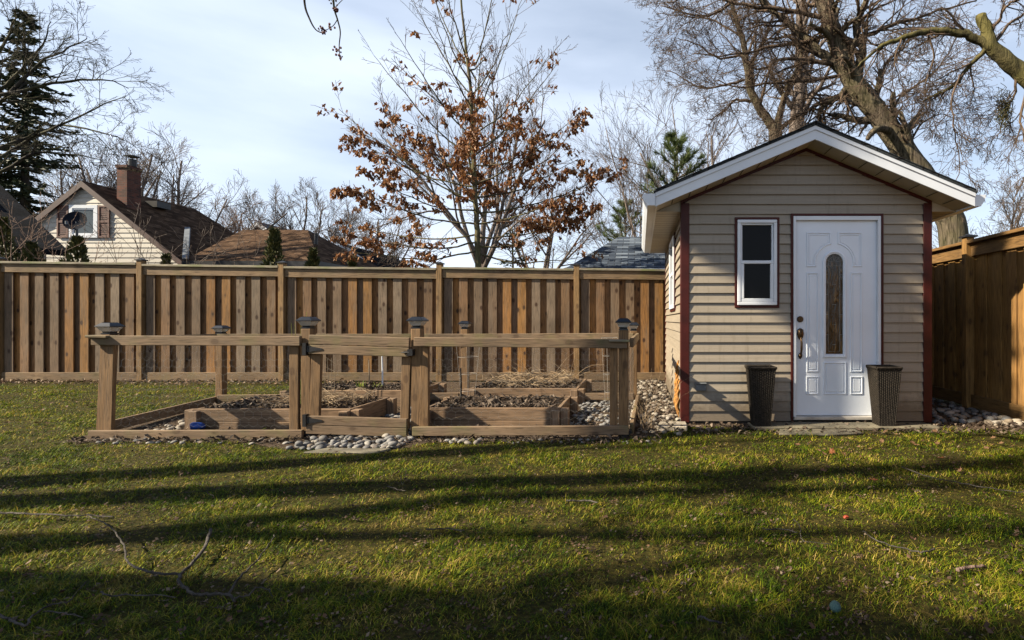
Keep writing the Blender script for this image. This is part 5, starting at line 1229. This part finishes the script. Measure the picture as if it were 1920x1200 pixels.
def tufts(px, ptop, Y, hw, seed, label, pbase=480):
    rr = random.Random(seed); base = P(px, 600, Y); base.z = 0; H = EYE+(600-ptop)/FPX*Y; root = thing('pine_tree', base, label, 'tree'); T = Tree(seed); T.path([base, base+Vector((.03, 0, H))], .07, .012, 5); b = MB()
    z = EYE+(600-pbase)/FPX*Y
    while z < H:
        f = 1-(z/H); L = hw*min(1, .12+f*3.2)
        for k in range(5):
            a = rr.uniform(0, 6.28); d = Vector((math.cos(a), math.sin(a), 0)); s_ = base+Vector((0, 0, z)); e_ = s_+d*L*rr.uniform(.6, 1.05)+Vector((0, 0, L*.6))
            pts, rs_ = T.path([s_, s_.lerp(e_, .55)+Vector((0, 0, -.05*L)), e_], .018, .006, 3)
            for q in range(7):
                c_ = pts[min(len(pts)-1, int(len(pts)*(.35+.65*q/6)))]; dd = ((e_-s_).normalized()+Vector((rr.uniform(-.6, .6), rr.uniform(-.6, .6), rr.uniform(-.1, .5)))).normalized()
                for u in range(26):
                    v1 = (dd+Vector((rr.gauss(0, .5), rr.gauss(0, .5), rr.gauss(0, .45)))).normalized()*rr.uniform(.10, .2); wv = v1.cross(Vector((rr.random(), rr.random(), rr.random()))).normalized()*.0055; p = c_+dd*rr.uniform(0, .12)
                    b.add([p-wv, p+wv, p+v1+wv*.4, p+v1-wv*.4], [(0, 1, 2, 3)])
        z += .3*rr.uniform(.8, 1.2)
    T.mesh('trunk', 'bark_grey', root); b.build('needles', 'pine', root)
tufts(1268, 262, 14.0, .95, 62, 'green long needled pine peeking over the left roof slope of the shed', 420)
tufts(1172, 385, 18.5, 1.0, 63, 'small green pine above the grey garage roof', 470)
conifer(960, 425, 24, 1.8, 64, 'dim grey green fir low behind the oak', 'needle', nl=8, ns=18, nlen=.18, zlow=.8, name='fir_tree', gap=.6)
# cedars just beyond the fence
def cedar(px, ptop, Y, hw, seed, label):
    rr = random.Random(seed); base = P(px, 600, Y); base.z = 0; H = EYE+(600-ptop)/FPX*Y; root = thing('cedar_shrub', base, label, 'shrub'); T = Tree(seed); T.path([base, base+Vector((0, 0, H*.9))], .03, .01, 3); b = MB()
    for k in range(2600):
        f = rr.random()**.8; z = H*f; a = rr.uniform(0, 6.28); prof = hw*min(1, (1-f)*2.1+.08)*(1+.25*math.sin(a*3+z*5+seed)+.12*math.sin(a*7-z*9)); r_ = prof*math.sqrt(rr.uniform(.2, 1))
        p = base+Vector((math.cos(a)*r_, math.sin(a)*r_, z)); v1 = Vector((math.cos(a)*rr.uniform(.2, 1), math.sin(a)*rr.uniform(.2, 1), rr.uniform(.3, 1.4))).normalized()*rr.uniform(.05, .13); wv = v1.cross(Vector((rr.uniform(-1, 1), rr.uniform(-1, 1), rr.uniform(-.3, .3)))).normalized()*rr.uniform(.014, .03)
        b.add([p, p+v1*.5+wv, p+v1, p+v1*.5-wv], [(0, 1, 2, 3)])
    T.mesh('trunk', 'bark_dark', root); b.build('foliage', 'cedarleaf', root)
cedar(5, 412, 11.0, .33, 1, 'dark cedar cut by the left edge above the fence'); cedar(60, 458, 11.2, .36, 2, 'low wide cedar second from the left edge')
cedar(145, 448, 11.0, .34, 3, 'dense cedar in front of the shuttered window house'); cedar(514, 432, 10.8, .26, 4, 'pointed cedar rising before the brown wing roof')
cedar(588, 470, 11.0, .2, 5, 'small cedar tip beside the fence before the brown wing'); cedar(312, 482, 11.0, .14, 6, 'tiny cedar tip right of the first full fence post'); cedar(660, 484, 11.0, .1, 7, 'very small cedar tip below the yellow house')
# saplings and red twigged shrubs beyond the fence
def sapling(px, ptop, Y, seed, label, m='bark_pink', stems=5, spread=.25, lv=2, r0=.013, zs=None):
    T = Tree(seed); base = P(px, 600, Y); base.z = 0; H = EYE+(600-ptop)/FPX*Y; A = dict(curve=.12, up=.05, n=(4, 7), ang=35, ratio=.36, rr=.6, rmin=.0042, short=.2)
    for k in range(stems):
        a = T.r.uniform(0, 6.28); T.grow(base+Vector((math.cos(a)*.05, math.sin(a)*.05, 0)), Vector((math.cos(a)*spread, math.sin(a)*spread, 1)), H*T.r.uniform(.82, 1.0), r0, lv, A)
    tree_obj('sapling', T, base, label, 'shrub', m, big=r0*.99)
sapling(100, 385, 11.2, 31, 'red twigged bare shrub before the shuttered window', spread=.3, stems=6); sapling(30, 395, 11.5, 32, 'red twigged bare shrub at the far left above the fence', spread=.3, stems=6)
sapling(165, 420, 11.1, 33, 'thin reddish twigs right of the satellite dish', spread=.32, stems=3)
sapling(290, 400, 11.2, 34, 'thin upright sapling before the brown roof rake', 'bark_far', 4, .1); sapling(430, 430, 11.2, 35, 'thin sapling before the middle of the brown wing', 'bark_far', 4, .12)
sapling(358, 450, 11.2, 36, 'tiny sapling before the grey flashing', 'bark_far', 2, .1)

# bare tree whose trunk stands left of the frame and reaches over the spruce
T = Tree(81); TY = 18.; A = dict(curve=.10, up=.015, n=(6, 6, 7), ang=36, ratio=.5, rr=.5, rmin=.0055, short=.3)
bb = P(-140, 600, TY); bb.z = 0
T.path([bb, P(-130, 400, TY), P(-100, 310, TY), P(-80, 220, TY), P(-70, 60, TY)], .3, .1, 4, .03)
for pp in ([(-105, 330), (-30, 312), (40, 270), (110, 235), (180, 205), (236, 178)], [(-100, 310), (-20, 285), (60, 255), (120, 235), (200, 250), (232, 262)], [(-85, 240), (-20, 190), (40, 130), (80, 85), (95, 40)],
           [(-80, 215), (0, 180), (80, 160), (150, 150), (200, 150), (240, 165)], [(-75, 150), (-20, 120), (20, 60), (30, 10)], [(-80, 215), (-10, 200), (70, 120), (130, 90), (165, 70)], [(-105, 320), (-20, 330), (60, 290), (130, 290), (200, 300)]):
    pts, rs_ = T.path([P(x, y, TY+T.r.uniform(-.8, .8)+1.0*(i/5)) for i, (x, y) in enumerate(pp)], .075, .010, 4, .03); T.kids(pts, rs_, 3.4, 3, A, 13, .2)
tree_obj('bare_tree', T, bb, 'dark bare tree reaching in from the left edge over the spruce', m='bark_dark', big=.07)

# the big leaning tree behind the shed
T = Tree(91); BY = 12.5; A = dict(curve=.14, up=-.01, n=(7, 7, 7), ang=46, ratio=.5, rr=.45, rmin=.0042, short=.3)
bb = P(1800, 600, BY); bb.z = 0
pts0, rs0 = T.path([bb, P(1792, 480, BY), P(1776, 400, BY), P(1735, 340, BY), P(1690, 275, BY), P(1640, 205, BY), P(1598, 150, BY), P(1575, 95, BY), P(1552, 30, BY), P(1530, -60, BY)], .34, .17, 4, .015)
limbs = [([(1605, 158), (1616, 100), (1606, 50), (1625, 0), (1640, -60)], .12, .05), ([(1590, 140), (1545, 105), (1500, 60), (1455, 25), (1400, -30)], .13, .05), ([(1600, 150), (1580, 175), (1545, 200), (1538, 225), (1548, 262)], .09, .04),
         ([(1552, 190), (1500, 215), (1460, 235)], .04, .012), ([(1655, 225), (1690, 180), (1735, 150), (1770, 110), (1800, 60)], .035, .01), ([(1575, 95), (1640, 60), (1700, 40), (1760, 20), (1830, 0)], .06, .015),
         ([(1560, 60), (1500, 80), (1430, 90), (1370, 105), (1300, 100)], .05, .01), ([(1555, 40), (1480, 20), (1400, 10), (1320, -10), (1250, 5)], .06, .012), ([(1590, 140), (1520, 150), (1450, 155), (1390, 165), (1340, 150)], .045, .01),
         ([(1700, 290), (1720, 240), (1760, 215), (1790, 220)], .03, .01), ([(1560, 120), (1470, 110), (1420, 130), (1350, 60)], .05, .01), ([(1640, 200), (1660, 120), (1700, 80), (1720, 20)], .045, .012), ([(1540, 0), (1440, -40), (1330, 30), (1240, 10)], .06, .01)]
for pp, r0, r1 in limbs:
    dy = T.r.uniform(-1.2, 1.2); pts, rs_ = T.path([P(x, y, BY+dy*i/len(pp)) for i, (x, y) in enumerate(pp)], r0, r1, 4, .03); T.kids(pts, rs_, 2.9, 3, A, 20, .12)
T.kids(pts0, rs0, 2.6, 3, A, 18, .4)
s_ = T.path([P(1668, 245, BY-.15), P(1648, 240, BY-.4), P(1632, 252, BY-.5), P(1626, 262, BY-.5)], .10, .045, 4)
tree_obj('maple_tree', T, bb, 'huge leaning bare maple with thick trunk behind the shed roof', m='bark_grey', parts='bark_twig', big=.085)

T = Tree(92); BY = 15.; bb = P(1455, 600, BY); bb.z = 0; A = dict(curve=.13, up=.0, n=(7, 7, 7), ang=42, ratio=.5, rr=.45, rmin=.0045, short=.3)
T.path([bb, P(1456, 400, BY), P(1455, 270, BY), P(1451, 235, BY)], .26, .17, 4, .01)
for pp, r0, r1 in [([(1451, 240), (1428, 210), (1408, 170), (1398, 120), (1392, 70), (1375, 20), (1362, -40)], .14, .04), ([(1455, 240), (1466, 200), (1478, 165), (1500, 110), (1520, 40)], .11, .04), ([(1408, 190), (1380, 188), (1355, 210), (1330, 225)], .05, .012),
                   ([(1396, 150), (1360, 160), (1320, 165), (1285, 150), (1250, 130)], .04, .01), ([(1394, 100), (1350, 110), (1310, 85), (1270, 70)], .04, .01), ([(1390, 70), (1340, 40), (1290, 30), (1230, 25)], .04, .01), ([(1400, 130), (1430, 80), (1450, 20), (1460, -20)], .05, .015), ([(1455, 250), (1500, 215), (1530, 205), (1580, 230)], .06, .015)]:
    dy = T.r.uniform(-1., 1.); pts, rs_ = T.path([P(x, y, BY+dy*i/len(pp)) for i, (x, y) in enumerate(pp)], r0, r1, 4, .03); T.kids(pts, rs_, 2.7, 3, A, 12, .2)
tree_obj('bare_tree', T, bb, 'forked bare tree with twisted limbs left of the shed ridge', m='bark_grey', parts='bark_twig', big=.085)
T = Tree(94); BY = 17.; bb = P(1492, 600, BY); bb.z = 0; pts, rs_ = T.path([bb, P(1492, 300, BY), P(1497, 200, BY), P(1505, 120, BY), P(1500, 0, BY)], .3, .15, 4, .02); T.kids(pts, rs_, 4, 3, A, 14, .4); tree_obj('bare_tree', T, bb, 'straight pale trunk rising just left of the shed ridge', m='bark_far', big=.15)

# mossy tree reaching in from the right
T = Tree(93); BY = 9.6; A = dict(curve=.16, up=-.06, n=(7, 6, 6), ang=44, ratio=.5, rr=.5, rmin=.0036, short=.25)
bb = P(2090, 600, BY); bb.z = 0
T.path([bb, P(2070, 420, BY), P(2010, 240, BY), P(1930, 150, BY), P(1888, 115, BY), P(1858, 85, BY), P(1850, 55, BY), P(1838, 28, BY)], .2, .085, 4, .01)
for pp, r0, r1, k_ in [([(1862, 92), (1830, 72), (1790, 60), (1750, 57), (1710, 66), (1670, 80), (1640, 95), (1610, 125)], .085, .02, 14), ([(1850, 88), (1832, 108), (1812, 130), (1790, 160), (1760, 175), (1730, 190)], .05, .016, 12), ([(1852, 70), (1870, 40), (1885, 15), (1905, 0), (1940, -10)], .035, .018, 8),
                       ([(1866, 80), (1890, 45), (1920, 28), (1960, 20)], .03, .016, 6), ([(1900, 130), (1905, 170), (1890, 200), (1880, 230), (1870, 260)], .03, .008, 12), ([(1800, 140), (1785, 190), (1790, 250), (1800, 300), (1790, 350)], .022, .006, 14), ([(1740, 60), (1750, 110), (1735, 170), (1745, 230)], .022, .006, 12), ([(1690, 72), (1680, 120), (1700, 180)], .018, .006, 10), ([(1930, 150), (1915, 230), (1930, 300), (1900, 380)], .03, .007, 14)]:
    dy = T.r.uniform(-.8, .8); pts, rs_ = T.path([P(x, y, BY+dy*i/len(pp)) for i, (x, y) in enumerate(pp)], r0, r1, 4, .02); T.kids(pts, rs_, 1.7, 3, A, k_, .2)
tree_obj('mossy_tree', T, bb, 'mossy broken topped tree arching in from the right edge', m='bark_moss', parts='bark_twig', big=.05)
# clump of leaves caught in it (old nest)
b = MB(); c = P(1882, 205, BY); rr = random.Random(4)
for k in range(260):
    v1 = Vector((rr.gauss(0, .06), rr.gauss(0, .06), rr.gauss(0, .17))); d = Vector((rr.uniform(-1, 1), rr.uniform(-1, 1), rr.uniform(-1, 1))).normalized()*.07; b.tube([c+v1-d, c+v1+d*.3+Vector((.01, .01, .01)), c+v1+d], .005, 3, False)
tag(b.build('twig_nest', 'bark_dark', None, origin=c), 'dark ragged clump of twigs hanging in the mossy tree', 'nest')

# ------------------------------------------------------------------ trees behind and left of the viewer; their shadows cross the lawn
Lh = Vector((3.0, 1.0, -2.15))
def back(p, k): return Vector((p.x-Lh.x*k, p.y-Lh.y*k, p.z-Lh.z*k))
A = dict(curve=.14, up=.03, n=(3, 4, 5), ang=40, ratio=.5, rr=.5, rmin=.006, short=.3)
def shade_tree(seed, bands, label, top=5.2, twigs=0):
    T = Tree(seed); base = None
    for (p0, p1, r, k0, k1) in bands:
        a = back(G(*p0), k0); c_ = back(G(*p1), k1)
        if base is None: base = Vector((a.x-.4, a.y-.3, 0)); T.path([base, base.lerp(a, .5)+Vector((0, 0, .05)), a], r*1.35, r*1.1, 4)
        e_ = a+(c_-a)*1.12; pts, rs_ = T.path([base+Vector((0, 0, max(.5, a.z*.35))) if False else a, a.lerp(c_, .35)+Vector((.0, .03, 0)), a.lerp(c_, .7)+Vector((0, -.05, .05)), e_], r, r*.7, 5, .02)
        T.path([base+Vector((0, 0, a.z*.5)), a], r*1.05, r, 2)
        T.kids(pts, rs_, 2.4, 3, A, twigs, .45)
    tree_obj('maple_tree', T, base, label, m='bark_grey', parts='bark_twig', big=min(q[2] for q in bands)*.9)
shade_tree(201, [((-40, 945), (1900, 868), .16, 1.6, 4.6)], 'leaning bare maple outside the frame casting the broad lawn shadow', twigs=12)
shade_tree(202, [((-40, 900), (1500, 820), .05, 1.8, 4.2)], 'slender bare maple outside the frame left of the garden', twigs=3)
shade_tree(203, [((-40, 1016), (1950, 992), .085, 1.5, 4.8)], 'thin leaning maple outside the frame, nearest the left lawn edge', twigs=9)
shade_tree(204, [((-60, 1105), (1950, 1190), .15, 1.2, 4.6), ((-60, 1165), (1500, 1235), .15, 1.0, 4.2)], 'thick forked maple just outside the left foreground', twigs=11)
shade_tree(205, [((900, 935), (1950, 905), .10, 3.2, 5.0)], 'tall maple outside the frame behind the viewer', twigs=4)

# twig with red buds hanging into the top of the frame, on a limb of a maple overhead
T = Tree(301); HYY = 3.2
base = Vector((-6.2, -3.2, 0)); 
T.path([base, Vector((-5.9, -2.8, 2.5)), Vector((-5.0, -1.6, 4.4)), Vector((-3.6, .2, 5.0)), Vector((-2.6, 1.9, 4.5)), P(560, -260, HYY), P(575, -120, HYY)], .16, .006, 5)
T.path([P(562, -240, HYY), P(570, -60, HYY), P(571, 5, HYY), P(580, 35, HYY), P(592, 56, HYY), P(606, 62, HYY)], .009, .0035, 5)
T.path([P(562, -240, HYY), P(615, -90, HYY), P(624, -10, HYY), P(627, 18, HYY), P(633, 38, HYY), P(638, 60, HYY), P(636, 85, HYY), P(637, 106, HYY)], .009, .0022, 5)
T.path([P(633, 36, HYY), P(625, 48, HYY), P(612, 56, HYY), P(602, 56, HYY)], .003, .0018, 4)
T.path([P(627, 16, HYY), P(634, 8, HYY), P(646, -4, HYY)], .003, .0018, 3)
root = tree_obj('overhanging_maple', T, base, 'maple twig with dark red buds hanging in at the top edge', m='bark_dark', big=.1)
b = MB(); rr = random.Random(8)
for px, py, n_ in ((629, 18, 12), (604, 54, 12), (608, 62, 10), (620, 50, 6), (637, 105, 9), (636, 96, 4), (632, 92, 4), (628, -2, 8), (622, 2, 5)):
    c = P(px, py, HYY)
    for k in range(n_):
        o_ = Vector((rr.gauss(0, .008), rr.gauss(0, .008), rr.gauss(0, .007))); r_ = rr.uniform(.004, .0075); b.tube([c+o_-Vector((0, 0, r_)), c+o_-Vector((0, 0, r_*.4)), c+o_+Vector((0, 0, r_*.5)), c+o_+Vector((0, 0, r_))], [r_*.4, r_, r_*.9, r_*.3], 6)
b.build('buds', 'budred', root)
# an evergreen left of the viewer whose crown shades the upper part of the shed front
conifer(0, 0, 0, .30, 401, 'evergreen outside the frame on the left whose crown shades the shed', 'needle', zlow=8.5, step=.16, nl=12, ns=60, nlen=.12, origin=Vector((-8.55, 2.05, 0)), top=11.5, bushy=1.5)
